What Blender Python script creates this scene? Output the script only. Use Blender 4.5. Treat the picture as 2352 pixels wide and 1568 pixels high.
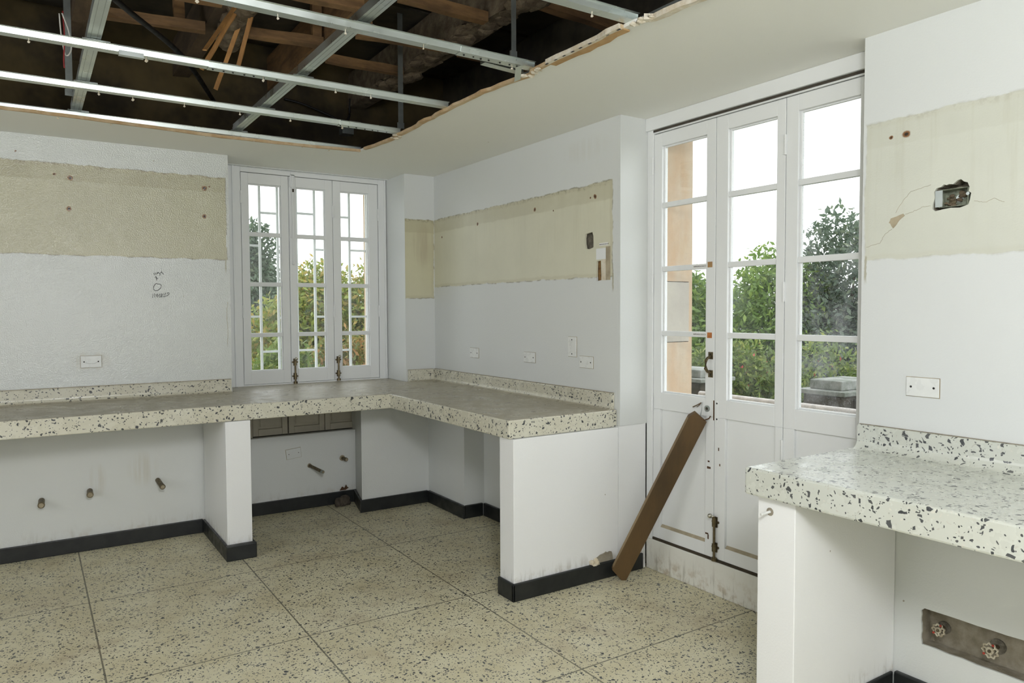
import bpy, bmesh, math, random
from mathutils import Vector, Matrix, noise as mnoise
import numpy as np
for o in list(bpy.data.objects): bpy.data.objects.remove(o)
S = bpy.context.scene; COL = S.collection
R = random.Random(7)
PI = math.pi

# ------------------------------------------------------------------ camera
cam_d = bpy.data.cameras.new('camera'); cam = bpy.data.objects.new('camera', cam_d); COL.objects.link(cam)
ya, pt, ro = math.radians(33.3185), math.radians(-2.4254), math.radians(-0.2322)
fw = Vector((math.sin(ya)*math.cos(pt), math.cos(ya)*math.cos(pt), math.sin(pt)))
r0 = Vector((math.cos(ya), -math.sin(ya), 0)); u0 = r0.cross(fw)
rr = r0*math.cos(ro) + u0*math.sin(ro); uu = u0*math.cos(ro) - r0*math.sin(ro)
M = Matrix((rr, uu, -fw)).transposed().to_4x4(); M.translation = (0, 0, 1.4418)
cam.matrix_world = M
cam_d.sensor_width = 36; cam_d.sensor_fit = 'HORIZONTAL'; cam_d.lens = 1693.4/2352*36
cam_d.clip_start = 0.02; cam_d.clip_end = 200
S.camera = cam
# ------------------------------------------------------------------ exposure
S.view_settings.view_transform = 'Standard'; S.view_settings.look = 'None'
S.view_settings.exposure = 0.11; S.view_settings.gamma = 1; S.view_settings.use_curve_mapping = False
# ------------------------------------------------------------------ world: bright overcast sky
W = bpy.data.worlds.new('overcast'); S.world = W; W.use_nodes = True
nt = W.node_tree; nt.nodes.clear()
bg = nt.nodes.new('ShaderNodeBackground'); ow = nt.nodes.new('ShaderNodeOutputWorld')
tc = nt.nodes.new('ShaderNodeTexCoord'); nz = nt.nodes.new('ShaderNodeTexNoise'); nz.inputs['Scale'].default_value = 2.5
rp = nt.nodes.new('ShaderNodeValToRGB')
rp.color_ramp.elements[0].position = .3; rp.color_ramp.elements[0].color = (.93, .955, 1, 1)
rp.color_ramp.elements[1].position = .7; rp.color_ramp.elements[1].color = (1, 1, 1, 1)
nt.links.new(tc.outputs['Generated'], nz.inputs['Vector']); nt.links.new(nz.outputs['Fac'], rp.inputs['Fac'])
nt.links.new(rp.outputs['Color'], bg.inputs['Color']); bg.inputs['Strength'].default_value = 2.6
nt.links.new(bg.outputs[0], ow.inputs[0])
# ------------------------------------------------------------------ unseen fill lights, added in openings behind and left of the camera
def area(name, loc, rot, sx, sy, power, col):
    l = bpy.data.lights.new(name, 'AREA'); l.shape = 'RECTANGLE'; l.size = sx; l.size_y = sy
    l.energy = power; l.color = col
    o = bpy.data.objects.new(name, l); o.location = loc; o.rotation_euler = rot; COL.objects.link(o)
    return o
area('fill_rear', (0.6, -1.56, 1.65), (PI/2, 0, 0), 2.0, 1.5, 7, (1, 1, .985))      # added fill and wall reflection, faces +Y
area('fill_left', (-1.96, 2.9, 1.6), (0, -PI/2, 0), 1.5, 2.2, 4, (1, .995, .97))   # added side fill, faces +X
def globe(name, loc, rad, power, col):
    l = bpy.data.lights.new(name, 'POINT'); l.shadow_soft_size = rad; l.energy = power; l.color = col
    o = bpy.data.objects.new(name, l); o.location = loc; COL.objects.link(o)
globe('ceiling_lamp', (.24, -.15, 2.24), .24, 140, (.98, .985, 1))   # the room's own lamp, out of view above the camera

# ================================================================== helpers
def tag(o, label=None, cat=None, group=None, kind=None):
    if label: o['label'] = label
    if cat: o['category'] = cat
    if group: o['group'] = group
    if kind: o['kind'] = kind
    return o
def empty(name, loc=(0, 0, 0)):
    o = bpy.data.objects.new(name, None); o.location = loc; o.empty_display_size = .1; COL.objects.link(o)
    return o
class MB:
    """collects shapes for ONE mesh object; fn maps local to world"""
    def __init__(s, fn=None): s.bm = bmesh.new(); s.fn = fn
    def v(s, p):
        if s.fn: p = s.fn(*p)
        return s.bm.verts.new(p)
    def box(s, x0, x1, y0, y1, z0, z1):
        V = [s.v((x, y, z)) for x in (x0, x1) for y in (y0, y1) for z in (z0, z1)]
        for f in ((0,1,3,2),(4,6,7,5),(0,4,5,1),(2,3,7,6),(0,2,6,4),(1,5,7,3)): s.bm.faces.new([V[i] for i in f])
        return s
    def loft(s, rings, cap=True, closed=False):
        rv = [[s.v(p) for p in r] for r in rings]; n = len(rv[0])
        m = len(rv)
        for a in range(m if closed else m-1):
            b = (a+1) % m
            for i in range(n):
                j = (i+1) % n
                try: s.bm.faces.new([rv[a][i], rv[a][j], rv[b][j], rv[b][i]])
                except ValueError: pass
        if cap and not closed:
            s.bm.faces.new(rv[0][::-1]); s.bm.faces.new(rv[-1])
        return s
    def prism(s, pts, a0, a1, axis='z'):
        """polygon pts (2D) extruded between a0 and a1 along axis; pts are the other two coords in order"""
        def P(p, a):
            if axis == 'z': return (p[0], p[1], a)
            if axis == 'x': return (a, p[0], p[1])
            return (p[0], a, p[1])
        return s.loft([[P(p, a0) for p in pts], [P(p, a1) for p in pts]])
    def tube(s, pts, r, n=8, cap=True):
        pts = [Vector(s.fn(*p)) if s.fn else Vector(p) for p in pts]; rs = r if hasattr(r, '__len__') else [r]*len(pts)
        f = s.fn; s.fn = None; rings = []
        up = Vector((0, 0, 1))
        for i, p in enumerate(pts):
            d = (pts[min(i+1, len(pts)-1)] - pts[max(i-1, 0)]).normalized()
            if d.length < .5: d = Vector((0, 0, 1))
            a = d.cross(up)
            if a.length < .1: a = d.cross(Vector((1, 0, 0)))
            a.normalize(); b = d.cross(a).normalized()
            rings.append([tuple(p + a*math.cos(2*PI*k/n)*rs[i] + b*math.sin(2*PI*k/n)*rs[i]) for k in range(n)])
        s.loft(rings, cap); s.fn = f
        return s
    def beam(s, p0, p1, w, h, side=None, n=1, jit=0):
        """rectangular bar from p0 to p1; w along side, h across"""
        p0, p1 = Vector(p0), Vector(p1); a = (p1-p0).normalized()
        sd = Vector(side) if side else a.cross(Vector((0, 0, 1)))
        if sd.length < .1: sd = Vector((1, 0, 0))
        sd = (sd - a*sd.dot(a)).normalized(); t = a.cross(sd)
        rings = []
        for i in range(n+1):
            c = p0.lerp(p1, i/n)
            q = lambda: R.uniform(-jit, jit)
            rings.append([tuple(c + sd*(su*w/2+q()) + t*(sv*h/2+q())) for su, sv in ((-1,-1),(1,-1),(1,1),(-1,1))])
        return s.loft(rings)
    def ball(s, c, r, sub=2, sc=(1,1,1), nz=0, seed=0):
        c = Vector(s.fn(*c)) if s.fn else Vector(c)
        res = bmesh.ops.create_icosphere(s.bm, subdivisions=sub, radius=r)
        for v in res['verts']:
            k = 1 + nz*(mnoise.noise(v.co/r*1.7+Vector((seed, 0, 0)))) if nz else 1
            v.co = Vector((v.co.x*sc[0], v.co.y*sc[1], v.co.z*sc[2]))*k + c
        return s
    def plate(s, outer, holes, a0, a1, axis):
        """plate with holes: loops of 2D points, filled and extruded from a0 (front) to a1"""
        def P(p, a):
            if axis == 'z': return (p[0], p[1], a)
            if axis == 'x': return (a, p[0], p[1])
            return (p[0], a, p[1])
        fr = []; edges = []
        for lp in [outer]+holes:
            f = [s.v(P(p, a0)) for p in lp]; b = [s.v(P(p, a1)) for p in lp]; n = len(lp)
            for i in range(n):
                j = (i+1) % n
                s.bm.faces.new([f[i], f[j], b[j], b[i]])
            edges += [s.bm.edges.get((f[i], f[(i+1) % n])) for i in range(n)]
            fr.append((f, b))
        bmesh.ops.triangle_fill(s.bm, edges=edges, use_beauty=True)
        edges = [s.bm.edges.get((b[i], b[(i+1) % len(b)])) for f, b in fr for i in range(len(b))]
        bmesh.ops.triangle_fill(s.bm, edges=edges, use_beauty=True)
        return s
    def build(s, name, mat, parent=None, smooth=False, bevel=0):
        bmesh.ops.recalc_face_normals(s.bm, faces=s.bm.faces)
        me = bpy.data.meshes.new(name); s.bm.to_mesh(me); s.bm.free()
        if smooth:
            for p in me.polygons: p.use_smooth = True
        me.materials.append(mat)
        o = bpy.data.objects.new(name, me); COL.objects.link(o)
        if parent:
            o.parent = parent
            pm = Matrix.Identity(4); q = parent
            loc = Vector((0, 0, 0))
            while q: loc += q.location; q = q.parent
            o.location = (0, 0, 0)
            me.transform(Matrix.Translation(-loc))
        if bevel:
            b = o.modifiers.new('bevel', 'BEVEL'); b.width = bevel; b.segments = 2; b.limit_method = 'ANGLE'; b.angle_limit = .6
        return o
def struct(name, mb, mat, label, cat, bevel=0):
    return tag(mb.build(name, mat, bevel=bevel), label, cat, kind='structure')

# ================================================================== materials
class NT:
    def __init__(s, name):
        s.m = bpy.data.materials.new(name); s.m.use_nodes = True; s.t = s.m.node_tree; s.t.nodes.clear()
        s.out = s.t.nodes.new('ShaderNodeOutputMaterial'); s.b = s.t.nodes.new('ShaderNodeBsdfPrincipled')
        s.t.links.new(s.b.outputs[0], s.out.inputs[0]); s._pos = None
    def set(s, sock, v):
        if isinstance(v, bpy.types.NodeSocket): s.t.links.new(v, sock)
        else:
            if hasattr(v, '__len__') and len(v) == 3 and sock.type == 'RGBA': v = (*v, 1)
            sock.default_value = v
    def pos(s):
        if not s._pos:
            g = s.t.nodes.new('ShaderNodeNewGeometry'); s._g = g; s._pos = g.outputs['Position']
        return s._pos
    def xyz(s, v):
        n = s.t.nodes.new('ShaderNodeSeparateXYZ'); s.set(n.inputs[0], v); return n.outputs
    def math(s, op, a, b=0, c=None, clamp=False):
        n = s.t.nodes.new('ShaderNodeMath'); n.operation = op; n.use_clamp = clamp
        s.set(n.inputs[0], a); s.set(n.inputs[1], b)
        if c is not None: s.set(n.inputs[2], c)
        return n.outputs[0]
    def noise(s, scale, detail=3, rough=.55, vec=None, color=False):
        n = s.t.nodes.new('ShaderNodeTexNoise'); n.inputs['Scale'].default_value = scale
        n.inputs['Detail'].default_value = detail; n.inputs['Roughness'].default_value = rough
        s.set(n.inputs['Vector'], vec if vec is not None else s.pos())
        return n.outputs['Color' if color else 'Fac']
    def scale(s, v, k, off=(0, 0, 0)):
        n = s.t.nodes.new('ShaderNodeMapping'); n.inputs['Scale'].default_value = k; n.inputs['Location'].default_value = off
        s.set(n.inputs['Vector'], v); return n.outputs[0]
    def ramp(s, f, a, b, lo=0., hi=1.):
        n = s.t.nodes.new('ShaderNodeMapRange'); n.interpolation_type = 'SMOOTHSTEP'
        s.set(n.inputs[0], f); n.inputs[1].default_value = a; n.inputs[2].default_value = b
        n.inputs[3].default_value = lo; n.inputs[4].default_value = hi
        return n.outputs[0]
    def mix(s, f, a, b, mode='MIX'):
        n = s.t.nodes.new('ShaderNodeMix'); n.data_type = 'RGBA'; n.blend_type = mode
        s.set(n.inputs[0], f); s.set(n.inputs[6], a); s.set(n.inputs[7], b); return n.outputs[2]
    def vmath(s, op, a, b):
        n = s.t.nodes.new('ShaderNodeVectorMath'); n.operation = op; s.set(n.inputs[0], a); s.set(n.inputs[1], b)
        return n.outputs[0]
    def voro(s, scale, vec, feat='F1'):
        n = s.t.nodes.new('ShaderNodeTexVoronoi'); n.feature = feat; n.inputs['Scale'].default_value = scale
        s.set(n.inputs['Vector'], vec); return n.outputs
    def bump(s, h, strength=.3, dist=.01):
        n = s.t.nodes.new('ShaderNodeBump'); n.inputs['Strength'].default_value = strength; n.inputs['Distance'].default_value = dist
        s.set(n.inputs['Height'], h); s.t.links.new(n.outputs[0], s.b.inputs['Normal'])
    def done(s, col, rough=.5, metal=0, spec=.5):
        s.set(s.b.inputs['Base Color'], col); s.set(s.b.inputs['Roughness'], rough); s.set(s.b.inputs['Metallic'], metal)
        s.set(s.b.inputs['Specular IOR Level'], spec)
        return s.m
def sub3(n, a):  # separate helper: centred noise vector
    return n.vmath('MULTIPLY', n.vmath('SUBTRACT', a, (.5, .5, .5)), (1, 1, 1))

WHITE = (.67, .695, .69); CREAM = (.66, .65, .51)
def paint(name, axis='x', base=WHITE, bands=(), spots=(), smears=(), drips=(), rough=.42, bumpy=.12, grime=.25, low=None, cream=CREAM, dirty=1., spec=.5, lowk=.35):
    """wall paint; bands = older cream paint laid bare (u0,u1,z0,z1); spots = plug holes; smears = scuffs"""
    n = NT(name); p = n.pos()
    nn = n.noise(9, 3, .6, color=True); nn2 = n.noise(60, 3, .6, color=True)
    q = n.vmath('ADD', p, n.vmath('ADD', n.vmath('MULTIPLY', n.vmath('SUBTRACT', nn, (.5,.5,.5)), (.025,)*3),
                                  n.vmath('MULTIPLY', n.vmath('SUBTRACT', nn2, (.5,.5,.5)), (.006,)*3)))
    X = n.xyz(q); u = X[0] if axis == 'x' else X[1]; z = X[2]
    P = n.xyz(p); pu = P[0] if axis == 'x' else P[1]; pz = P[2]
    big = n.ramp(n.noise(1.1, 2, .5), .2, .85)
    col = n.mix(n.math('MULTIPLY', big, grime), base, (base[0]*.9, base[1]*.885, base[2]*.82))
    streak = n.noise(1, 4, .65, vec=n.scale(p, (22, 22, 1.3)))
    ro_ = rough; rsock = None
    for (u0_, u1_, z0_, z1_) in bands:
        d = n.math('MAXIMUM', n.math('SUBTRACT', n.math('ABSOLUTE', n.math('SUBTRACT', u, (u0_+u1_)/2)), (u1_-u0_)/2),
                   n.math('SUBTRACT', n.math('ABSOLUTE', n.math('SUBTRACT', z, (z0_+z1_)/2)), (z1_-z0_)/2))
        inside = n.ramp(d, .002, -.003)
        cc = n.mix(n.ramp(n.noise(3, 4, .6), .3, .75, 0, .5), cream, tuple(k*.88 for k in cream))
        cc = n.mix(n.math('MULTIPLY', n.ramp(streak, .5, .75), n.ramp(pz, z0_, z1_, .03, .2)), cc, (.36, .33, .20))
        # dirty strip where the cupboard top / rail met the wall
        top = n.math('MULTIPLY', n.ramp(z, z1_-.105, z1_-.095), n.ramp(n.noise(5, 3), .25, .6, .25, .6))
        cc = n.mix(n.math('MULTIPLY', top, dirty), cc, tuple(k*q_ for k, q_ in zip(cream, (.74, .72, .66))))
        bl = n.math('MULTIPLY', n.ramp(z, z1_-.03, z1_), n.ramp(n.noise(30, 4, .7), .48, .62))
        cc = n.mix(n.math('MULTIPLY', bl, .75*dirty), cc, (.17, .15, .10))
        col = n.mix(inside, col, cc)
        edge = n.math('MULTIPLY', n.ramp(n.math('ABSOLUTE', d), .007, .001), n.ramp(n.noise(14, 3, .6), .42, .62))
        col = n.mix(n.math('MULTIPLY', edge, .7*dirty), col, (.24, .22, .15))
        halo = n.math('MULTIPLY', n.ramp(n.math('ABSOLUTE', n.math('ADD', d, .012)), .016, .0), .35*dirty)
        col = n.mix(halo, col, (.47, .44, .30))
    for (su, sz, w, h, a) in smears:   # soft stains: centre, half width, half height, strength
        dd = n.math('ADD', n.math('POWER', n.math('DIVIDE', n.math('SUBTRACT', pu, su), w), 2), n.math('POWER', n.math('DIVIDE', n.math('SUBTRACT', pz, sz), h), 2))
        m = n.math('MULTIPLY', n.math('MULTIPLY', n.ramp(dd, 1, .0), n.ramp(streak, .35, .65)), a)
        col = n.mix(m, col, (.45, .40, .28))
    for (su, z0_, z1_, w) in drips:
        m = n.math('MULTIPLY', n.ramp(n.math('ABSOLUTE', n.math('SUBTRACT', u, su)), w, w*.5), n.math('MULTIPLY', n.ramp(z, z0_-.01, z0_+.03), n.ramp(z, z1_+.01, z1_)))
        col = n.mix(n.math('MULTIPLY', m, .8), col, (.38, .36, .26))
    for (su, sz, r_) in spots:
        dd = n.math('SQRT', n.math('ADD', n.math('POWER', n.math('SUBTRACT', u, su), 2), n.math('POWER', n.math('SUBTRACT', z, sz), 2)))
        col = n.mix(n.ramp(dd, r_*1.7, r_, 0, 1), col, (.22, .10, .035))
        col = n.mix(n.ramp(dd, r_*.8, r_*.5, 0, 1), col, (.03, .018, .01))
    # small chips and specks
    vs = n.voro(7, q); sp = n.math('MULTIPLY', n.ramp(vs['Distance'], .030, .018), n.ramp(n.xyz(vs['Color'])[0], .80, .82))
    col = n.mix(n.math('MULTIPLY', sp, .8), col, (.25, .2, .13))
    if low is not None:   # dirt rising from the floor
        m = n.math('MULTIPLY', n.ramp(pz, low[1], low[0]), n.ramp(n.noise(16, 5, .7), .46, .68))
        col = n.mix(n.math('MULTIPLY', m, lowk*1.2), col, (.38, .30, .19))
        m2 = n.math('MULTIPLY', n.ramp(pz, low[1]*1.2, low[0]), n.ramp(n.noise(1, 4, .7, vec=n.scale(p, (30, 30, 5))), .5, .66))
        col = n.mix(n.math('MULTIPLY', m2, lowk), col, (.30, .28, .22))
    h = n.math('ADD', n.math('MULTIPLY', n.noise(150, 2, .5), .6), n.math('MULTIPLY', n.noise(7, 3), .7))
    n.bump(h, bumpy, .01)
    return n.done(col, n.ramp(n.noise(2, 1), .2, .8, rough-.03, rough+.05), spec=spec)

def terrazzo(name, base, dark=(.045,.05,.055), sc=58, dust=0, dustcol=(.36,.30,.22), lines=None, rough=.3, dens=.50, size=.33, blotch=.3, light=True):
    n = NT(name); p = n.pos()
    warp = n.vmath('MULTIPLY', n.vmath('SUBTRACT', n.noise(sc*.7, 0, .5, color=True), (.5,.5,.5)), (1.5/sc,)*3)
    q = n.vmath('ADD', p, warp); chip = None; C = None
    for k_, (f_, dn, szz) in enumerate(((1., dens, size), (1.75, dens-.06, size*1.15))):
        v = n.voro(sc*f_, n.vmath('ADD', q, (k_*3.3,)*3))
        v[0].node.distance = 'CHEBYCHEV' if k_ == 0 else 'EUCLIDEAN'; v[0].node.inputs['Randomness'].default_value = .95
        Cx = n.xyz(v['Color']); C = C or Cx
        rad = n.ramp(Cx[0], dn, 1, .08, szz)
        ck_ = n.math('MULTIPLY', n.ramp(n.math('SUBTRACT', v['Distance'], rad), .03, -.01), n.ramp(Cx[0], dn, dn+.01))
        chip = ck_ if chip is None else n.math('MAXIMUM', chip, ck_)
    v2 = n.voro(sc*1.7, q); C2 = n.xyz(v2['Color'])
    chip2 = n.math('MULTIPLY', n.ramp(v2['Distance'], .34, .28), n.ramp(C2[1], .72, .73))
    col = n.mix(n.ramp(n.noise(3.5, 5, .65), .3, .7, 0, blotch), base, (base[0]*.72, base[1]*.66, base[2]*.52))
    if light:
        col = n.mix(n.math('MULTIPLY', chip2, .55), col, n.mix(C2[2], (.34,.33,.29), (.72,.70,.62)))
    dk = n.mix(C[1], dark, (.10,.105,.105))
    col = n.mix(chip, col, dk)
    if lines:
        P = n.xyz(p); m = None
        for ax, vals in lines:
            for val in vals:
                k = n.ramp(n.math('ABSOLUTE', n.math('SUBTRACT', P[ax], val)), .0045, .0025)
                m = k if m is None else n.math('MAXIMUM', m, k)
        col = n.mix(n.math('MULTIPLY', m, .85), col, (.10,.095,.07))
        halo = None
        st = n.math('MULTIPLY', n.ramp(n.noise(2.2, 5, .7), .5, .78), .55)
        col = n.mix(st, col, (.30,.22,.13))
    if dust:
        g = n._g; nz_ = n.xyz(g.outputs['Normal'])[2]
        m = n.math('MULTIPLY', n.ramp(nz_, .6, .9), n.ramp(n.noise(4, 5, .65, vec=n.scale(p, (1, 2.5, 1))), .25, .75, dust*.7, min(1, dust*1.15)))
        col = n.mix(m, col, dustcol)
        rg = n.math('ADD', n.ramp(n.noise(11, 4, .6), .35, .65, rough-.08, rough+.14), n.math('MULTIPLY', n.ramp(nz_, .6, .9), .12*dust))
    else:
        rg = n.ramp(n.noise(8, 4, .6), .3, .7, rough-.07, rough+.13)
    n.bump(n.noise(26, 4, .5), .06, .01)
    return n.done(col, rg)

def plain(name, col, rough=.5, metal=0, var=.15, sc=20, bump=.0, stretch=(1,1,1), spec=.5, alt=None, rv=1.):
    n = NT(name); p = n.scale(n.pos(), stretch)
    c2 = alt or tuple(c*(1-var*2) for c in col)
    c = n.mix(n.ramp(n.noise(sc, 4, .6, vec=p), .3, .7), col, c2)
    if bump: n.bump(n.noise(sc*2.5, 4, .6, vec=p), bump, .01)
    return n.done(c, n.ramp(n.noise(sc*1.7, 3, .5, vec=p), .3, .7, max(.05, rough-.08*rv), min(1, rough+.1*rv)), metal, spec)
def woodm(name, a, b, stretch, rough=.6):
    n = NT(name); p = n.scale(n.pos(), stretch)
    g = n.noise(6, 5, .7, vec=p); c = n.mix(n.ramp(g, .3, .7), a, b)
    c = n.mix(n.ramp(n.noise(3, 4, .6), .45, .75, 0, .6), c, tuple(k*.55 for k in b))
    n.bump(g, .25, .01); return n.done(c, rough)
def glassm(name, dust):
    n = NT(name); t = n.t
    tr = t.nodes.new('ShaderNodeBsdfTransparent'); tr.inputs[0].default_value = (.97,.985,.98,1)
    gl = t.nodes.new('ShaderNodeBsdfGlossy'); gl.inputs['Roughness'].default_value = .02
    lw = t.nodes.new('ShaderNodeLayerWeight'); lw.inputs[0].default_value = .5
    fs = n.math('ADD', n.math('MULTIPLY', n.math('POWER', lw.outputs['Facing'], 5), .9), .04)
    m1 = t.nodes.new('ShaderNodeMixShader'); t.links.new(fs, m1.inputs[0]); t.links.new(tr.outputs[0], m1.inputs[1]); t.links.new(gl.outputs[0], m1.inputs[2])
    tl = t.nodes.new('ShaderNodeBsdfTranslucent'); tl.inputs[0].default_value = (.8,.83,.86,1)
    df = t.nodes.new('ShaderNodeBsdfDiffuse'); df.inputs[0].default_value = (.7,.72,.72,1)
    ad = t.nodes.new('ShaderNodeMixShader'); ad.inputs[0].default_value = .5
    t.links.new(tl.outputs[0], ad.inputs[1]); t.links.new(df.outputs[0], ad.inputs[2])
    f = n.math('ADD', n.ramp(n.noise(4.5, 5, .65), .40, .80, .0, dust*.6), n.ramp(n.noise(260, 2, .6), .58, .72, 0, dust*1.2))
    m2 = t.nodes.new('ShaderNodeMixShader'); n.set(m2.inputs[0], f)
    t.links.new(m1.outputs[0], m2.inputs[1]); t.links.new(ad.outputs[0], m2.inputs[2]); t.links.new(m2.outputs[0], n.out.inputs[0])
    t.nodes.remove(n.b)
    return n.m
def leafm(name, a, b, c, warm):
    n = NT(name)
    at = n.t.nodes.new('ShaderNodeAttribute'); at.attribute_name = 'tone'
    f = at.outputs['Fac']
    col = n.mix(n.ramp(f, 0, .6), a, b); col = n.mix(n.ramp(f, 1-warm, 1-warm*.4), col, c)
    col = n.mix(n.ramp(n.noise(1.1, 3), .35, .7, 0, .45), col, b)
    n.set(n.b.inputs['Base Color'], col); n.b.inputs['Roughness'].default_value = .5
    tl = n.t.nodes.new('ShaderNodeBsdfTranslucent'); n.set(tl.inputs[0], col)
    mx = n.t.nodes.new('ShaderNodeMixShader'); mx.inputs[0].default_value = .4
    n.t.links.new(n.b.outputs[0], mx.inputs[1]); n.t.links.new(tl.outputs[0], mx.inputs[2]); n.t.links.new(mx.outputs[0], n.out.inputs[0])
    return n.m

M_wall_back = paint('wall paint back', 'x', base=(.585,.615,.59), bands=[(-2.2, 1.128, 1.785, 2.327)], spots=[(.236, 2.245, .011), (.231, 2.063, .010), (.992, 2.248, .011), (.988, 2.067, .010), (-.03, 2.375, .004), (.16, 2.26, .006), (1.02, 2.26, .004)],
                    smears=[(.32, 1.14, .13, .07, .5)], drips=[(1.118, 1.70, 1.79, .006), (1.122, 1.2, 1.5, .003)], rough=.17, bumpy=.42, cream=(.47,.455,.315), grime=.2, spec=1.)
M_wall_low = paint('wall paint low', 'x', smears=[(.33, .42, .06, .13, .3), (.58, .46, .10, .13, .3)], rough=.4, low=(0.05, .16))
M_wall_plain = paint('wall paint plain', 'x', rough=.45)
M_pillar = paint('wall paint pillar', 'x', bands=[(2.30, 2.665, 1.537, 2.142)], smears=[(2.57, 1.95, .11, .20, .7)], rough=.4, cream=(.62,.60,.43))
M_wall_right = paint('wall paint right', 'y', bands=[(3.062, 5.3, 1.625, 2.146)],
                     spots=[(3.798, 2.068, .009), (3.211, 2.073, .009), (3.25, 2.07, .004), (4.50, 2.05, .008), (5.03, 2.0, .006), (3.60, 2.04, .004)],
                     smears=[(3.3, 2.35, .25, .08, .12)], drips=[(3.062, 1.54, 1.64, .008)], rough=.42)
M_col = paint('wall paint column', 'y', bands=[(-3, 1.648, 1.628, 2.15)], spots=[(1.49, 2.082, .010), (1.547, 2.081, .006)], drips=[(1.643, 1.54, 1.64, .006)], rough=.45, grime=.15, cream=(.625,.64,.565), dirty=.3)
M_end = paint('support paint', 'x', base=(.83,.845,.85), rough=.42, low=(.085, .14), grime=.12)
M_ceil = paint('ceiling paint', 'x', base=(.84,.845,.80), rough=.6, bumpy=.05, grime=.2)
M_sill = paint('door sill paint', 'y', base=(.74,.74,.69), rough=.45, low=(-.02, .16), grime=.4, lowk=.7)
M_trim = plain('white gloss joinery paint', (.78,.80,.80), .36, var=.006, sc=3, bump=.0, rv=.2)
M_trimold = plain('old cream joinery paint', (.50,.47,.39), .4, var=.06, sc=8, bump=.04)
M_gap = plain('brown gap shade', (.055,.042,.026), .9)  # brown strip paints the shade of the gap above the sill
M_line = plain('dark gap fill', (.07,.06,.045), .9)  # dark fill for gap lines, bolt slot and keyway
M_terr = terrazzo('terrazzo worktop', (.62,.61,.51), sc=58, dust=.82, dustcol=(.34,.305,.225), rough=.25, dens=.58, size=.33)
M_terr2 = terrazzo('terrazzo clean worktop', (.575,.60,.55), sc=54, dust=.10, dustcol=(.5,.48,.42), rough=.22, dens=.58, size=.33, blotch=.15)
M_floor = terrazzo('terrazzo floor', (.66,.625,.45), sc=72, lines=[(0, [-1.37,-.575,.221, 1.012, 1.826]), (1, [-.3,.62,1.45,2.276, 3.19, 4.165])], rough=.5, dens=.50, size=.37, blotch=.55)
M_base = plain('black skirting tile', (.007,.009,.010), .42, var=.2, sc=12, alt=(.016,.018,.018))
M_glass_w = glassm('window glass', .10); M_glass_d = glassm('door glass', .10); M_glass_dd = glassm('dirty door glass', .26)
M_brass = plain('tarnished brass', (.20,.16,.09), .38, .85, var=.25, sc=40)
M_box = plain('grimy box steel', (.30,.33,.25), .5, .25, var=.25, sc=60)
M_knob = plain('worn bright knob', (.6,.58,.5), .25, 1, sc=60)
M_zinc = plain('galvanised steel', (.60,.65,.62), .33, .92, var=.03, sc=9, stretch=(.5, .5, .5))
M_zincd = plain('dull galvanised steel', (.40,.44,.42), .45, .85, var=.06, sc=30)
M_black = plain('black hole', (.01,.01,.01), .8)
M_plate = plain('white plate plastic', (.74,.76,.74), .3, var=.02)
M_pipe = plain('old steel pipe', (.22,.18,.11), .5, .5, var=.3, sc=50)
M_wood = woodm('brown plank', (.115,.066,.022), (.068,.040,.014), (1, 1, .12), .6)
M_woodend = woodm('pale plank edge', (.30,.22,.12), (.19,.12,.06), (1, 1, .1), .7)
M_timber = woodm('ceiling timber', (.30,.17,.07), (.14,.08,.035), (.6, .6, 3), .75)
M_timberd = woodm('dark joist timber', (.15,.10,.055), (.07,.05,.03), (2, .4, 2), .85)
M_lath = woodm('orange lath', (.50,.26,.08), (.34,.17,.055), (3, 3, .3), .7)
M_void = plain('darkened void plaster', (.075,.062,.038), .95, sc=3.5, alt=(.025,.022,.016), bump=.3)  # darkness of the void is put into this colour
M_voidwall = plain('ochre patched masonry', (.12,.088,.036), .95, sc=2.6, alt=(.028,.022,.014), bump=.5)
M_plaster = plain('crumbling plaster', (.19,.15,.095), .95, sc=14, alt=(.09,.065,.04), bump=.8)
M_paper = plain('torn board paper', (.46,.31,.16), .9, sc=12, alt=(.60,.47,.30), bump=.3)
M_gyp = plain('bare gypsum', (.72,.68,.58), .9, sc=25, alt=(.60,.52,.38), bump=.4)
M_cement = plain('bare cement', (.20,.175,.125), .9, sc=16, alt=(.33,.30,.24), bump=.5)
M_stone = plain('orange sandstone', (.52,.36,.23), .9, sc=5, alt=(.56,.47,.36), bump=.3, stretch=(1, 1, .35))
M_mossy = plain('mossy dark stone', (.085,.07,.055), .95, sc=8, alt=(.05,.048,.03), bump=.4)
M_slabst = plain('grey lichen stone', (.30,.31,.29), .9, sc=9, alt=(.13,.15,.12), bump=.4)
M_rail = plain('pale weathered pipe', (.62,.58,.54), .5, sc=20)
M_ink = plain('marker ink', (.03,.03,.035), .6)
M_label = plain('white label paper', (.82,.82,.80), .5, var=.01)
M_patch1 = woodm('exposed brown wood', (.42,.25,.10), (.33,.19,.08), (20, 20, 2), .6)
M_patch2 = plain('orange varnished wood', (.50,.17,.04), .45, sc=60)
M_beige = plain('beige undercoat', (.42,.36,.25), .6, sc=20)
M_brick = plain('brown brick fill', (.34,.20,.07), .95, sc=35, alt=(.16,.09,.04), bump=.8)
M_greyfill = plain('grey mortar hole', (.11,.10,.075), .95, sc=50, alt=(.22,.20,.16), bump=.9)
M_grass = plain('garden grass', (.08,.14,.03), .9, sc=3, alt=(.05,.09,.02))
M_valve = plain('chalky valve wheel', (.62,.58,.46), .6, sc=60, alt=(.34,.29,.20), bump=.3)
M_red = plain('red valve paint', (.45,.05,.03), .5)
M_rust = plain('rust', (.10,.05,.022), .9, sc=60)
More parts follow.
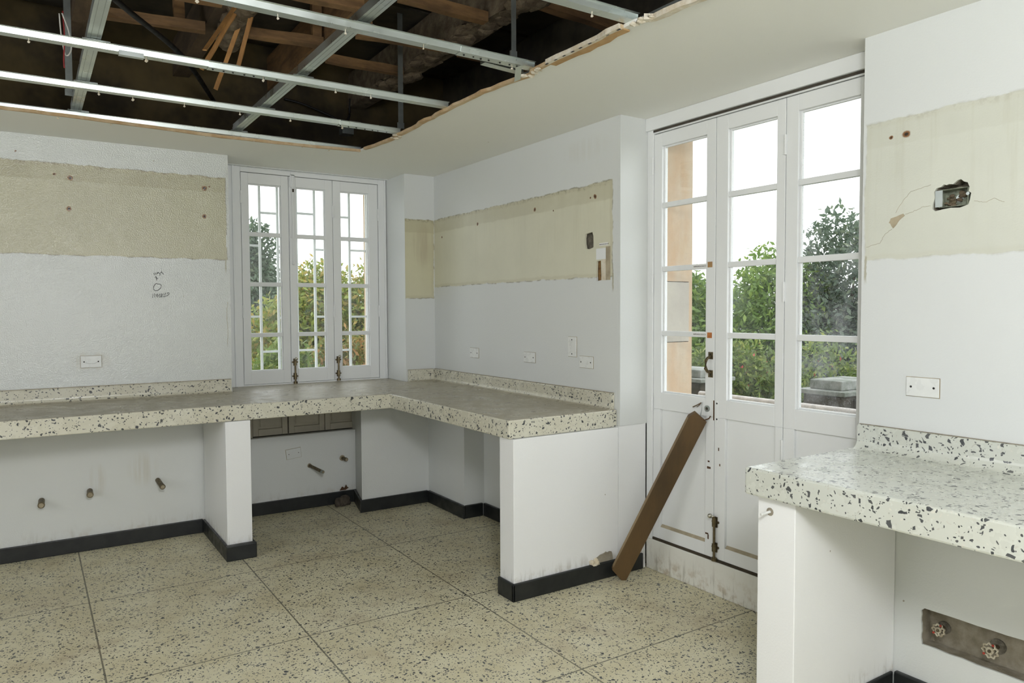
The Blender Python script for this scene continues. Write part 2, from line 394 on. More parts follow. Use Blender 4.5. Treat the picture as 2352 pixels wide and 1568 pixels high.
M_lead = plain('dark lump', (.055,.045,.035), .9, sc=30, alt=(.10,.08,.06), bump=.6)
M_blackc = plain('black cable', (.012,.012,.012), .5)
M_redc = plain('red wire', (.35,.02,.02), .5); M_whitec = plain('white wire', (.7,.7,.65), .5)
M_plasticw = plain('white translucent plastic', (.8,.82,.8), .3)

# ================================================================== setting
# floor
struct('floor', MB().box(-1.95, 3.1, -1.6, 5.5, -.12, 0), M_floor, 'speckled beige terrazzo floor cast in large panels with thin dark dividing lines', 'floor')
# --- back wall
struct('wall_back', MB().box(-1.95, 1.145, 5.18, 5.82, .805, 2.52), M_wall_back, 'white back wall left of the window with a cream band of older paint', 'wall')
struct('wall_back', MB().box(-1.95, 1.145, 5.10, 5.82, 0, .804), M_wall_low, 'white wall under the left worktop with stubs of pipe', 'wall')
WR = MB()   # recess under window
WR.box(1.145, 2.057, 5.30, 5.82, 0, .545)
struct('wall_back', WR, M_wall_low, 'white recessed wall under the window', 'wall')
WR = MB(); WR.box(1.145, 1.31, 5.335, 5.82, .545, .804); WR.box(1.31, 2.42, 5.40, 5.82, .545, .804)
struct('wall_back', WR, M_trimold, 'cream strip of wall behind the low shutter boards', 'wall')
struct('wall_back', MB().box(1.145, 2.42, 5.46, 5.82, 2.475, 2.62), M_wall_plain, 'white lintel over the narrow window', 'wall')
# outer skins of the window opening
struct('trim_1', MB().box(1.05, 1.28, 5.62, 5.82, .8, 2.7).box(2.345, 2.6, 5.62, 5.80, .8, 2.7), M_stone, 'orange stone jambs outside the narrow window', 'window surround')
# pillar beside window
struct('wall_back', MB().box(2.42, 3.17, 5.16, 5.82, .85, 2.50), M_pillar, 'short white pier between window and right wall with a stained yellow patch', 'wall')
struct('wall_back', MB().box(2.4182, 2.4199, 5.1602, 5.4995, .901, 2.4795), M_wall_plain, 'plain white reveal between the narrow window and its pier', 'wall')
struct('wall_back', MB().prism([(1.972, 4.965), (3.17, 4.965), (3.17, 5.82), (2.058, 5.82), (2.058, 5.30)], 0, .805), M_wall_plain, 'wide white pier under the corner of the worktop', 'wall')
# right wall
wm = MB()
hole1 = [(3.225,1.793),(3.26,1.785),(3.292,1.790),(3.300,1.815),(3.302,1.85),(3.295,1.873),(3.262,1.877),(3.235,1.880),(3.226,1.86),(3.224,1.82)]
hole2 = [(3.155,1.607),(3.197,1.602),(3.200,1.66),(3.196,1.713),(3.160,1.715),(3.158,1.66)]
wm.plate([(3.02,.812),(5.2,.812),(5.2,2.50),(3.02,2.50)], [hole1, hole2], 2.67, 2.682, 'x')
struct('wall_right', wm, M_wall_right, 'white right-hand wall with a cream band and two chiselled holes', 'wall')
struct('wall_right', MB().box(2.6925, 3.15, 3.022, 5.159, .812, 2.50), M_greyfill, 'grey masonry showing inside the square hole of the right wall', 'wall')
tag(MB().box(2.687, 2.6922, 3.15, 3.206, 1.595, 1.722).build('wall_right', M_brick), 'brown brick core showing in the tall small hole', 'wall', kind='structure')
struct('wall_right', MB().box(2.505, 3.17, 4.42, 4.97, 0, .81), M_wall_plain, 'white pier standing forward under the wing worktop', 'wall')
struct('wall_right', MB().box(2.665, 3.17, 3.137, 4.42, 0, .81), M_wall_plain, 'white wall at the back of the space under the wing worktop', 'wall')
struct('wall_right', MB().box(2.67, 3.16, 3.0, 3.0195, .812, 2.50), M_wall_plain, 'narrow white return beside the glazed door', 'wall')
# column + wall near camera (with niche and box hole)
def ragged(pts, j, n=4):
    out = []
    for i, p in enumerate(pts):
        q = pts[(i+1) % len(pts)]
        for k in range(n):
            t = k/n; out.append((p[0]+(q[0]-p[0])*t + (R.uniform(-j, j) if k else 0), p[1]+(q[1]-p[1])*t + (R.uniform(-j, j) if k else 0)))
    return out
niche = ragged([(.93,.222),(1.385,.222),(1.39,.345),(1.377,.357),(.93,.357)], .0022, 10)
jb = [(1.272,1.800),(1.300,1.792),(1.33,1.795),(1.352,1.793),(1.384,1.789),(1.393,1.797),(1.392,1.815),(1.386,1.835),(1.388,1.858),(1.380,1.870),(1.365,1.872),(1.355,1.880),(1.347,1.876),(1.338,1.879),(1.325,1.876),(1.310,1.888),(1.298,1.890),(1.288,1.880),(1.276,1.876),(1.270,1.86),(1.272,1.845),(1.264,1.838),(1.268,1.815)]
cm = MB(); cm.plate([(-1.5,.85),(1.658,.85),(1.658,2.52),(-1.5,2.52)], [jb], 2.72, 2.730, 'x')
struct('wall_right', cm, M_col, 'bright white wall near the door with a cream band and an open socket box hole', 'wall')
cm = MB(); cm.plate([(-1.5,0),(1.655,0),(1.655,.85),(-1.5,.85)], [niche], 2.69, 2.698, 'x')
struct('wall_right', cm, M_wall_plain, 'white wall under the near worktop with a long pipe slot', 'wall')
jb2 = [(a+(.004 if a > 1.33 else -.004)*R.uniform(-.3, 1), b) for a, b in jb]
cm = MB(); cm.plate([(-1.5,.85),(1.657,.85),(1.657,2.52),(-1.5,2.52)], [jb], 2.7302, 2.78, 'x'); cm.plate([(-1.5,0),(1.654,0),(1.654,.849),(-1.5,.849)], [niche], 2.6982, 2.7495, 'x')
struct('wall_right', cm, M_cement, 'bare cement sides of the openings cut in the near wall', 'wall')
struct('wall_right', MB().box(2.781, 3.17, -1.5, 1.655, .852, 2.52).box(2.751, 3.17, -1.5, 1.654, 0, .85), M_cement, 'bare cement behind the plaster of the near wall', 'wall')
# beyond the door plane: stone reveal
M_stone2 = plain('pale grey sandstone', (.50,.46,.39), .9, sc=4, alt=(.44,.40,.35), bump=.3)
struct('trim_2', MB().box(2.93, 3.152, 2.959, 3.0, 1.262, 1.596), M_stone2, 'pale grey stone block in the middle of the jamb outside the glazed door', 'door surround')
struct('trim_2', MB().box(2.93, 3.152, 2.96, 3.0, -.1, 1.258).box(2.93, 3.152, 2.96, 3.0, 1.60, 2.62).box(3.152, 3.18, 2.962, 3.6, -.1, 2.62), M_stone, 'orange sandstone jamb outside the glazed door', 'door surround')
# --- ceiling with torn-open hole
def jag(p, q, step, j, seed=0):
    n = max(2, int((Vector(q)-Vector(p)).length/step)); out = []
    for k in range(n):
        t = k/n; out.append((p[0]+(q[0]-p[0])*t + R.uniform(-j, j), p[1]+(q[1]-p[1])*t + R.uniform(-j, j)))
    return out
HP = [(1.905, .5), (1.925,1.70),(1.905,1.96),(1.862,2.02),(1.872,2.40),(1.872,2.62),(1.895,2.72),(1.85,3.05),(1.852,3.4),(1.868,3.8),(1.885,4.12),(1.87,4.40),(1.835,4.585),
      (1.5,4.635),(1.0,4.66),(.5,4.62),(0,4.60),(-1.5,4.60),(-1.5,.5)]
hole = []
for i, p in enumerate(HP):
    q = HP[(i+1) % len(HP)]; hole += jag(p, q, .06, .005 if i < 17 else .0)
cm = MB(); cm.plate([(-1.95,-1.6),(2.93,-1.6),(2.93,5.56),(-1.95,5.56)], [hole], 2.48, 2.4925, 'z')
struct('ceiling', cm, M_ceil, 'off-white plasterboard ceiling with a large torn-open hole', 'ceiling')
# torn paper / bare gypsum along the right and back edge of the hole
tm = MB()
def edge_strip(mb, pts, inw, z0, z1, wj):
    rings = []
    for i, p in enumerate(pts):
        a = Vector(pts[max(0, i-1)]); b = Vector(pts[min(len(pts)-1, i+1)]); d = (b-a).normalized(); nrm = Vector((-d.y, d.x))*inw
        w = R.uniform(*wj)
        p = Vector(p); o = p - nrm*.006; q = p + nrm*w
        rings.append([(o.x, o.y, z0), (q.x, q.y, z0+R.uniform(-.002, .002)), (q.x, q.y, z1), (o.x, o.y, z1)])
    mb.loft(rings)
right = [p for i, p in enumerate(hole) if p[0] > 1.8]
right = sorted(right, key=lambda p: p[1])
tm = MB(); edge_strip(tm, [p for p in right if 2.03 < p[1] < 4.58], 1, 2.476, 2.491, (.012, .022)); tm.build('torn_edge', M_paper).name = 'trim_3'
tag(bpy.data.objects['trim_3'], 'torn brown paper edge of plasterboard along the ceiling hole', 'ceiling edge', kind='structure')
tm = MB(); edge_strip(tm, [p for p in right if .5 < p[1] < 1.99], 1, 2.474, 2.493, (.014, .03))
tag(tm.build('trim_4', M_gyp), 'bare cream gypsum edge at the near end of the ceiling hole', 'ceiling edge', kind='structure')
tm = MB(); edge_strip(tm, sorted([p for p in hole if p[1] > 4.55 and p[0] < 1.85], key=lambda p: -p[0]), 1, 2.474, 2.490, (.006, .012))
tag(tm.build('trim_5', M_paper), 'thin brown edge of plasterboard on the window side of the hole', 'ceiling edge', kind='structure')
tm = MB(); edge_strip(tm, [p for p in right if 2.04 < p[1] < 2.62], -1, 2.4745, 2.4795, (.030, .042)); tag(tm.build('trim_9', plain('tan board paper', (.42,.25,.10), .9, sc=14, alt=(.50,.33,.16), bump=.2)), 'broad tan paper band where the ceiling skin tore away between two joints', 'ceiling edge', kind='structure')
tm = MB(); edge_strip(tm, [(p[0]-.012, p[1]) for p in right if 2.04 < p[1] < 2.62], 1, 2.4735, 2.492, (.010, .013)); tag(tm.build('trim_10', M_gyp), 'white cut face of plasterboard with traces of black print', 'ceiling edge', kind='structure')
tm = MB()
for i in range(9):
    y = 2.10+i*.055+R.uniform(-.01, .01); xq = 1.853
    tm.box(xq-.006, xq+.002, y-.010, y+.008, 2.4728, 2.4734)
tag(tm.build('trim_11', M_ink), 'broken black print marks on the plasterboard edge', 'ceiling edge', kind='structure')
tm = MB()
for i in range(26):
    y = R.choice([R.uniform(1.93, 2.04), R.uniform(2.60, 2.78), R.uniform(4.05, 4.2)]); x = 1.875+R.uniform(-.025, .02)
    tm.ball((x, y, 2.477+R.uniform(-.006, .006)), R.uniform(.005, .014), 1, (1.6, 1.2, .6), .5, i)
tag(tm.build('trim_6', M_gyp), 'loose crumbs of gypsum hanging at the broken board joints', 'ceiling edge', kind='structure')
# --- unseen walls, with openings added for the fill lights
rb = MB(); rb.plate([(-1.95,0),(3.17,0),(3.17,2.52),(-1.95,2.52)], [[(-.42,.88),(1.62,.88),(1.62,2.42),(-.42,2.42)]], -1.5, -1.62, 'y')
M_unseen = plain('darkened unseen wall', (.30,.29,.25), .8, var=.05, sc=4)  # unseen walls coloured dark to cut the bounce light
struct('wall_near', rb, M_unseen, 'wall behind the viewpoint, darkened to cut bounce, with a wide opening added for fill light', 'wall')
rb = MB(); rb.plate([(-1.5,0),(5.2,0),(5.2,2.52),(-1.5,2.52)], [[(1.75,.83),(4.05,.83),(4.05,2.38),(1.75,2.38)]], -1.9, -2.02, 'x')
struct('wall_left', rb, M_unseen, 'side wall out of view to the left, darkened to cut bounce, with an opening added for fill light', 'wall')
# --- space above the ceiling
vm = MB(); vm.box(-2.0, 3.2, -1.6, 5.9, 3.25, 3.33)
struct('ceiling', vm, M_void, 'darkened underside of the floor above the torn ceiling', 'ceiling')
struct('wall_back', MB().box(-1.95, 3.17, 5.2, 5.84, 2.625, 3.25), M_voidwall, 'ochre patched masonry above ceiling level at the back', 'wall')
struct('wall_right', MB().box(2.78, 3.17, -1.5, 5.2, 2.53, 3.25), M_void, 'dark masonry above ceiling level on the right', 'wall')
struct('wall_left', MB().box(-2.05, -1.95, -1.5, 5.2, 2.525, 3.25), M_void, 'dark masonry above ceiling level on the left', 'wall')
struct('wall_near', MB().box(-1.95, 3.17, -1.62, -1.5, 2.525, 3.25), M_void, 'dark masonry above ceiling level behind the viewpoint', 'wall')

# --- skirtings
def skirt(name, pts_boxes, label):
    b = MB()
    for bx in pts_boxes: b.box(*bx, 0, .09)
    struct(name, b, M_base, label, 'skirting', bevel=.004)
skirt('baseboard_back', [(-1.9, .925, 5.085, 5.10)], 'black skirting along the wall under the left worktop')
skirt('baseboard_back', [(1.10, 2.056, 5.2795, 5.30)], 'black skirting in the recess under the window')
struct('baseboard_back', MB().prism([(1.952, 4.945), (2.49, 4.945), (2.49, 4.9645), (1.9715, 4.9645), (2.052, 5.279), (2.031, 5.279)], 0, .09), M_base, 'black skirting around the wide pier under the corner', 'skirting', bevel=.004)
skirt('baseboard_right', [(2.485, 2.505, 4.40, 4.944), (2.506, 2.645, 4.40, 4.42)], 'black skirting around the forward pier under the wing')
skirt('baseboard_right', [(2.645, 2.665, 3.15, 4.399)], 'black skirting at the back of the space under the wing')
skirt('baseboard_near', [(2.67, 2.69, -1.4, 1.475)], 'black skirting at the foot of the near wall')

# ================================================================== windows and doors
def sash(mb, s0, s1, z0, z1, gs0, gs1, gz0, gz1, munt, d0, d1, mt=.015, extra=()):
    mb.box(s0, gs0, d0, d1, z0, z1); mb.box(gs1, s1, d0, d1, z0, z1)
    mb.box(gs0, gs1, d0, d1, gz1, z1)
    mb.box(gs0, gs1, d0, d1, z0, gz0)
    for m in munt: mb.box(gs0, gs1, d0+.006, d1-.012, m-mt, m+mt)
    # glazing bead
    for a, b, c, d in ((gs0, gs0+.008, gz0, gz1), (gs1-.008, gs1, gz0, gz1)): mb.box(a, b, d0+.016, d1-.014, c, d)
    mb.box(gs0+.008, gs1-.008, d0+.016, d1-.014, gz0, gz0+.008); mb.box(gs0+.008, gs1-.008, d0+.016, d1-.014, gz1-.008, gz1)
def hinge(parent, fn, s, z, d, mat=None):
    h = MB(fn); h.tube([(s, d-.003, z-.045), (s, d-.003, z+.045)], .006, 8); h.box(s-.004, s+.018, d-.0015, d+.002, z-.042, z+.042)
    for k in (-.015, .015): h.tube([(s, d-.003, z+k-.001), (s, d-.003, z+k+.001)], .0072, 8)
    h.build('hinge', mat or M_trim, parent)
fw_ = lambda s, d, z: (s, 5.5+d, z)
w1 = tag(empty('window_1', (1.82, 5.5, .9)), 'narrow white three-leaf window with a patterned security grille outside', 'window', kind='structure')
f = MB(fw_)
f.box(1.150, 1.298, 0, .12, .895, 2.48); f.box(2.350, 2.418, 0, .12, .895, 2.48)
f.box(1.298, 2.350, 0, .12, 2.441, 2.475); f.box(1.298, 2.350, 0, .12, .8955, .908)
f.box(1.238, 1.252, -.012, 0, .9, 2.48); f.box(2.398, 2.41, -.012, 0, .91, 2.48)
f.build('window_frame', M_trim, w1, bevel=.002)
for (a, b, g0, g1) in ((1.302, 1.640, 1.352, 1.587), (1.645, 1.976, 1.695, 1.920), (1.979, 2.346, 2.040, 2.270)):
    m = MB(fw_); sash(m, a, b, .912, 2.437, g0, g1, 1.005, 2.362, (2.0, 1.638, 1.268), .004, .050)
    so = m.build('sash', M_trim, w1, bevel=.0015)
    g = MB(fw_); zz = [1.005, 1.268, 1.638, 2.0, 2.362]
    for k in range(4): g.box(g0+.006, g1-.006, .026, .029, zz[k]+.012, zz[k+1]-.012)
    g.build('glass', M_glass_w, so)
for s, zs in ((1.300, (2.26, 1.44)), (1.978, (2.2, 1.44)), (2.348, (2.2, 1.44))):
    for z in zs: hinge(w1, fw_, s, z, 0)
def bolt(parent, fn, s, z0, L, d, kn=1, two=True, ks=0):
    b = MB(fn)
    b.tube([(s, d-.012, z0), (s, d-.012, z0+L)], .0065, 10)
    for zz, hh in ((z0+L*.87, .022), (z0+L*.30, .020)) :
        b.tube([(s, d-.012, zz-hh), (s, d-.012, zz+hh)], .011, 10)
        b.box(s-.012, s+.012, d-.006, d, zz-hh*1.2, zz+hh*1.2)
        for sd in (-1, 1): b.tube([(s+sd*.017, d, zz), (s+sd*.017, d-.006, zz)], .006, 8); b.box(min(s, s+sd*.02), max(s, s+sd*.02), d-.004, d, zz-.006, zz+.006)
    b.tube([(s, d-.010, z0), (s, d-.010, z0+.016)], .015, 10)
    bo = b.build('bolt', M_brass, parent)
    k = MB(fn); k.ball((s+ks, d-.026, z0+L+.002), .0125, 2); k.tube([(s, d-.008, z0+L-.004), (s+ks, d-.024, z0+L)], .006, 8)
    k.build('bolt_knob', M_knob, bo, smooth=True)
bolt(w1, fw_, 1.668, .900, .185, .0, ks=.004)
bolt(w1, fw_, 2.004, .905, .185, .0, ks=.004)
lb = MB(fw_)   # long painted top bolt
lb.tube([(1.668, -.010, 1.80), (1.668, -.010, 2.44)], .006, 8); lb.box(1.652, 1.684, -.008, 0, 2.36, 2.45); lb.box(1.656, 1.690, -.008, .001, 2.445, 2.468)
lb.ball((1.669, -.014, 1.795), .012, 2); lb.box(1.654, 1.682, -.008, .004, 1.985, 2.0)
lb.build('top_bolt', M_trim, w1)
MB(fw_).box(1.664, 1.677, -.018, -.016, 2.322, 2.345).build('bolt_slot', M_line, w1)
# dark gaps round the leaves
# grille outside the window
gr = tag(empty('security_grille', (1.83, 5.70, .9)), 'white steel security grille of staggered bars outside the narrow window', 'grille')
q = lambda s: s*5.70/5.5; zq = lambda z: 1.4418+(z-1.4418)*5.70/5.5
xs = [1.29, 1.427, 1.555, 1.693, 1.831, 1.968, 2.106, 2.249]
for i, x in enumerate(xs):
    t = .011 if i == 7 else .0085
    MB().box(q(x)-t, q(x)+t, 5.692, 5.708, zq(.93), zq(2.44)).build('upright_bar', M_trim, gr)
rows = {0: (1.917, 1.403), 1: (2.156, 1.146), 2: (1.915, 1.392), 3: (2.170, 1.148), 4: (1.906, 1.399), 5: (2.163, 1.139), 6: (1.911, 1.397)}
for i, zs in rows.items():
    for z in zs: MB().box(q(xs[i])+.0086, q(xs[i+1])-.0115, 5.693, 5.707, zq(z)-.008, zq(z)+.008).build('cross_bar', M_trim, gr)
for z in (.93, 2.44): MB().box(q(1.29)-.009, q(2.249)+.009, 5.690, 5.710, zq(z)-.010, zq(z)).build('end_bar', M_trim, gr)
# low shutters below the window (behind the worktop)
sh = tag(empty('shutter', (1.6, 5.35, .55)), 'row of old cream panelled shutter boards showing below the worktop in the window recess', 'shutter')
for (a, b) in ((1.318, 1.566), (1.574, 1.842), (1.846, 2.10)):
    m = MB(lambda s, d, z: (s, 5.36+d, z))
    m.box(a, a+.04, 0, .03, .55, .804); m.box(b-.04, b, 0, .03, .55, .804); m.box(a+.04, b-.04, 0, .03, .55, .598); m.box(a+.04, b-.04, .012, .03, .598, .804)
    m.prism([(0, 0), (.0119, .014), (.0119, 0)], 0, 1) if False else None
    m.box(a+.052, b-.052, .003, .012, .616, .804)
    m.build('shutter_leaf', M_trimold, sh, bevel=.003)
MB().box(1.30, 2.12, 5.352, 5.38, .538, .5465).build('bottom_gap', M_line, sh)

# ---- glazed door
fd = lambda s, d, z: (2.87+d, s, z)
d1 = tag(empty('door_1', (2.87, 2.3, 0)), 'tall white glazed door in three leaves set back in the right-hand wall', 'door', kind='structure')
f = MB(fd)
f.box(2.955, 3.0, -.004, .06, .17, 2.47); f.box(1.656, 1.700, -.004, .06, .17, 2.47); f.box(1.70, 2.955, 0, .06, 2.392, 2.47)
f.box(1.656, 3.0, -.02, .06, 2.412, 2.48)
f.build('door_frame', M_trim, d1, bevel=.003)
MB(fd).box(1.70, 2.955, -.0045, -.001, 2.400, 2.411).build('head_gap', M_line, d1)
struct('trim_7', MB(fd).box(1.659, 2.998, -.006, .10, 0, .170), M_sill, 'tall white painted sill kerb under the glazed door with rust and dirt stains', 'door sill', bevel=.004)
MB(fd).box(1.70, 2.955, 0, .04, .1702, .1835).build('sill_gap', M_gap, d1)
ZM = (2.003, 1.661, 1.314)
leaves = [(2.524, 2.953, 2.583, 2.895), (2.122, 2.520, 2.167, 2.447), (1.702, 2.118, 1.766, 2.056)]
for li, (a, b, g0, g1) in enumerate(leaves):
    m = MB(fd); sash(m, a, b, .90, 2.388, g0, g1, .992, 2.318, ZM, .002, .046, .0135)
    # lower panelled part
    m.box(a, g0-.005, .002, .046, .185, .90); m.box(g1+.005, b, .002, .046, .185, .90); m.box(g0-.005, g1+.005, .002, .046, .185, .252)
    m.box(g0-.005, g1+.005, .016, .040, .252, .8999)
    lf = m.build('door_leaf', M_trim, d1, bevel=.002)
    g = MB(fd); zz = [.992, 1.314, 1.661, 2.003, 2.318]
    for k in range(4): g.box(g0+.006, g1-.006, .024, .027, zz[k]+.010, zz[k+1]-.010)
    g.build('glass', M_glass_dd if li == 2 else M_glass_d, lf)
    p = MB(fd); p.prism([(.0163, .2525), (.0163, .264), (.0025, .2525)], g0, g1, 'y') if False else None
    # sloped ledge at the foot of the panel, brown with dust
    v = MB(lambda x, y, z: (2.87+x, y, z))
    v.loft([[(.0025, g0, .2522), (.0158, g0, .2522), (.0158, g0, .266)], [(.0025, g1, .2522), (.0158, g1, .2522), (.0158, g1, .266)]])
    v.build('panel_ledge', M_beige, lf)
for s, zs in ((2.956, (2.22, 1.58, .93)), (2.120, (2.18, 1.52, .80))):
    for z in zs: hinge(d1, fd, s, z, -.003 if s > 2.9 else .001)
# pull handle on first leaf
h = MB(fd)
hs = 2.547
for z in (1.118, 1.195+.015): h.box(hs-.014, hs+.014, -.001, .003, z-.018, z+.018)
h.tube([(hs, -.001, 1.205), (hs+.002, -.020, 1.198), (hs+.004, -.030, 1.185), (hs+.004, -.031, 1.145), (hs+.002, -.020, 1.130), (hs, -.001, 1.123)], [.007,.007,.008,.009,.007,.007], 8)
ho = h.build('pull_handle', M_brass, d1, smooth=False)
s_ = MB(fd)
for z in (1.112, 1.128, 1.202, 1.217): s_.tube([(hs, -.0035, z), (hs, -.0008, z)], .0035, 8)
s_.build('screw_hole', M_black, ho)
k = MB(fd); k.tube([(2.566, .003, .940), (2.566, -.004, .940)], .016, 16)
ko = k.build('lock_cylinder', M_zincd, d1)
MB(fd).tube([(2.566, -.0045, .940), (2.566, -.0030, .940)], .008, 10).build('keyway', M_line, ko)
MB(fd).box(2.523, 2.527, -.0002, .004, .885, .985).build('rust_streak', M_rust, d1)
st = MB(fd); st.box(2.4995, 2.519, .0006, .003, .878, .985); so = st.build('strike_plate', M_trim, d1)
st = MB(fd)
for z in (.893, .972): st.tube([(2.504, .0008, z), (2.504, -.0006, z)], .0045, 8)
st.build('screw_hole', M_black, so)
bolt(d1, fd, 2.505, .178, .225, .0, ks=.016)
# chipped marks on stile
for (s, z, a, b) in ((2.556, .672, .006, .004), (2.560, .640, .006, .006), (2.548, .640, .005, .005), (2.492, .743, .003, .008), (2.484, .665, .003, .006), (2.565, .300, .010, .004), (2.556, .285, .004, .012)):
    MB(fd).box(s-a, s+a, .0012, .0022, z-b, z+b).build('paint_chip', M_rust, d1)
# paint test windows on the stile, with little printed strips
for (z, mt_) in ((1.667, M_patch1), (1.312, M_patch2)):
    MB(fd).box(2.541, 2.571, .0006, .0024, z-.014, z+.014).build('bare_wood_patch', mt_, d1)
def text(name, body, size, mat, parent, origin, ux, uz, nrm, ext=.0003):
    cu = bpy.data.curves.new(name, 'FONT'); cu.body = body; cu.size = size; cu.extrude = ext; cu.align_x = 'LEFT'
    t = bpy.data.objects.new(name, cu); COL.objects.link(t)
    dg = bpy.context.evaluated_depsgraph_get(); me = bpy.data.meshes.new_from_object(t.evaluated_get(dg))
    bpy.data.objects.remove(t); bpy.data.curves.remove(cu)
    Mx = Matrix((Vector(ux), Vector(uz), Vector(nrm))).transposed().to_4x4(); Mx.translation = Vector(origin)
    me.transform(Mx); me.materials.clear(); me.materials.append(mat)
    o = bpy.data.objects.new(name, me); COL.objects.link(o)
    if parent:
        loc = Vector((0, 0, 0)); q_ = parent
        while q_: loc += q_.location; q_ = q_.parent
        me.transform(Matrix.Translation(-loc)); o.parent = parent
    return o
for z in (1.662, 1.3145):
    sp = MB(fd).box(2.577, 2.672, .0065, .0079, z-.0085, z+.0085).build('printed_strip', M_label, d1)
    text('lettering', 'INMUNOLOGICO M', .0105, M_ink, sp, (2.8762, 2.669, z-.0035), (0, -1, 0), (0, 0, 1), (-1, 0, 0))

# ================================================================== worktops
def coved(mb, pts2, z0, h, t, r=.028):
    """backsplash profile swept along straight line p0->p1 ; pts2=(p0,p1,inward normal)"""
    p0, p1, nx, ny = pts2
    prof = [(0, z0), (0, z0+h), (t*.75, z0+h), (t, z0+h-.006), (t, z0+r)]
    for k in range(1, 6):
        a = k/6*PI/2; prof.append((t+r-r*math.cos(a), z0+r-r*math.sin(a)))
    prof.append((t+r, z0+.0005)); prof.append((t+r, z0))
    rings = [[(p[0]+nx*a, p[1]+ny*a, z) for a, z in prof] for p in (p0, p1)]
    mb.loft(rings)
wt = tag(empty('worktop', (1.9, 4.5, .805)), 'long L-shaped speckled terrazzo worktop running under the window and along the right wall', 'worktop')
pl = [(-1.895,4.44),(1.965,4.44),(1.965,3.022),(2.668,3.022),(2.668,5.158),(2.418,5.158),(2.418,5.498),(1.147,5.498),(1.147,5.178),(-1.895,5.178)]
MB().prism(pl, .806, .9).build('slab', M_terr, wt, bevel=.006)
for seg in (((-1.895, 5.178), (1.135, 5.178), 0, -1), ((2.432, 5.158), (2.646, 5.158), 0, -1), ((2.668, 5.158), (2.668, 3.045), -1, 0)):
    b = MB(); coved(b, seg, .9, .087, .02); b.build('backsplash', M_terr, wt)
    (ax_, ay_), (bx_, by_), nx_, ny_ = seg; b = MB(); b.box(min(ax_, bx_)-(.006 if nx_ else 0), max(ax_, bx_), min(ay_, by_)-(.006 if ny_ else 0), max(ay_, by_), .9872, .9895); b.build('joint_line', M_beige, wt)
wt2 = tag(empty('worktop', (2.4, .5, .805)), 'clean pale terrazzo worktop at the near right with dark chips and a broad front edge', 'worktop')
MB().box(2.055, 2.688, -1.2, 1.668, .806, .9).build('slab', M_terr2, wt2, bevel=.007)
b = MB(); coved(b, ((2.7195, 1.652), (2.7195, -1.2), -1, 0), .9, .092, .022, .035); b.box(2.688, 2.7195, -1.2, 1.652, .852, .9); b.build('backsplash', M_terr2, wt2); MB().box(2.7125, 2.7195, -1.2, 1.652, .9922, .9945).build('joint_line', M_cement, wt2)
# support piers
def pier(x0, x1, y0, y1, z1, label, kick, seen):
    e = tag(empty('worktop_support', ((x0+x1)/2, (y0+y1)/2, 0)), label, 'support')
    MB().box(x0, x1, y0, y1, 0, z1).build('panel', M_end, e, bevel=.003)
    b = MB()
    for k in kick: b.box(*k, 0, .09)
    b.build('skirting', M_base, e, bevel=.006)
    return e
pier(.937, 1.078, 4.435, 5.083, .805, 'free-standing white pier carrying the middle of the left worktop', [(.922, 1.093, 4.395, 4.4345), (.922, .9365, 4.435, 5.082), (1.0785, 1.093, 4.435, 5.082)], 1)
pe = pier(1.982, 2.664, 3.006, 3.134, .805, 'white end panel under the wing worktop beside the leaning plank', [(1.965, 1.9815, 2.988, 3.134), (1.965, 2.664, 2.988, 3.0055)], 1)
cr = MB(); cr.plate(ragged([(2.46,.0905),(2.62,.0905),(2.612,.135),(2.575,.14),(2.55,.132),(2.505,.118),(2.475,.10)], .004, 3), [], 2.999, 3.0065, 'y')
cr.build('broken_plaster', M_cement, pe)
cr = MB()
for i in range(14): cr.ball((R.uniform(2.47, 2.52), 2.997, R.uniform(.088, .112)), R.uniform(.008, .016), 1, nz=.4, seed=i)
cr.build('loose_mortar', M_gyp, pe)
struct('wall_right', MB().box(2.665, 2.863, 3.004, 3.134, 0, .811), M_end, 'low white wall between the end panel and the glazed door', 'wall')
struct('baseboard_right', MB().box(2.665, 2.835, 2.988, 3.0035, 0, .088), M_base, 'chipped black skirting in the corner beside the door sill', 'skirting', bevel=.004)
p2 = pier(2.085, 2.688, 1.487, 1.635, .805, 'white end panel under the near right worktop', [(2.10, 2.669, 1.4755, 1.4865)], 1)
nl = MB(); nl.tube([(2.0845, 1.585, .757), (2.0838, 1.585, .757)], .014, 12); nl.build('drilled_hole', M_cement, p2)
nl = MB(); nl.tube([(2.084, 1.585, .757), (2.045, 1.592, .752)], [.005, .0045], 8); nl.build('wall_plug', M_plasticw, p2)

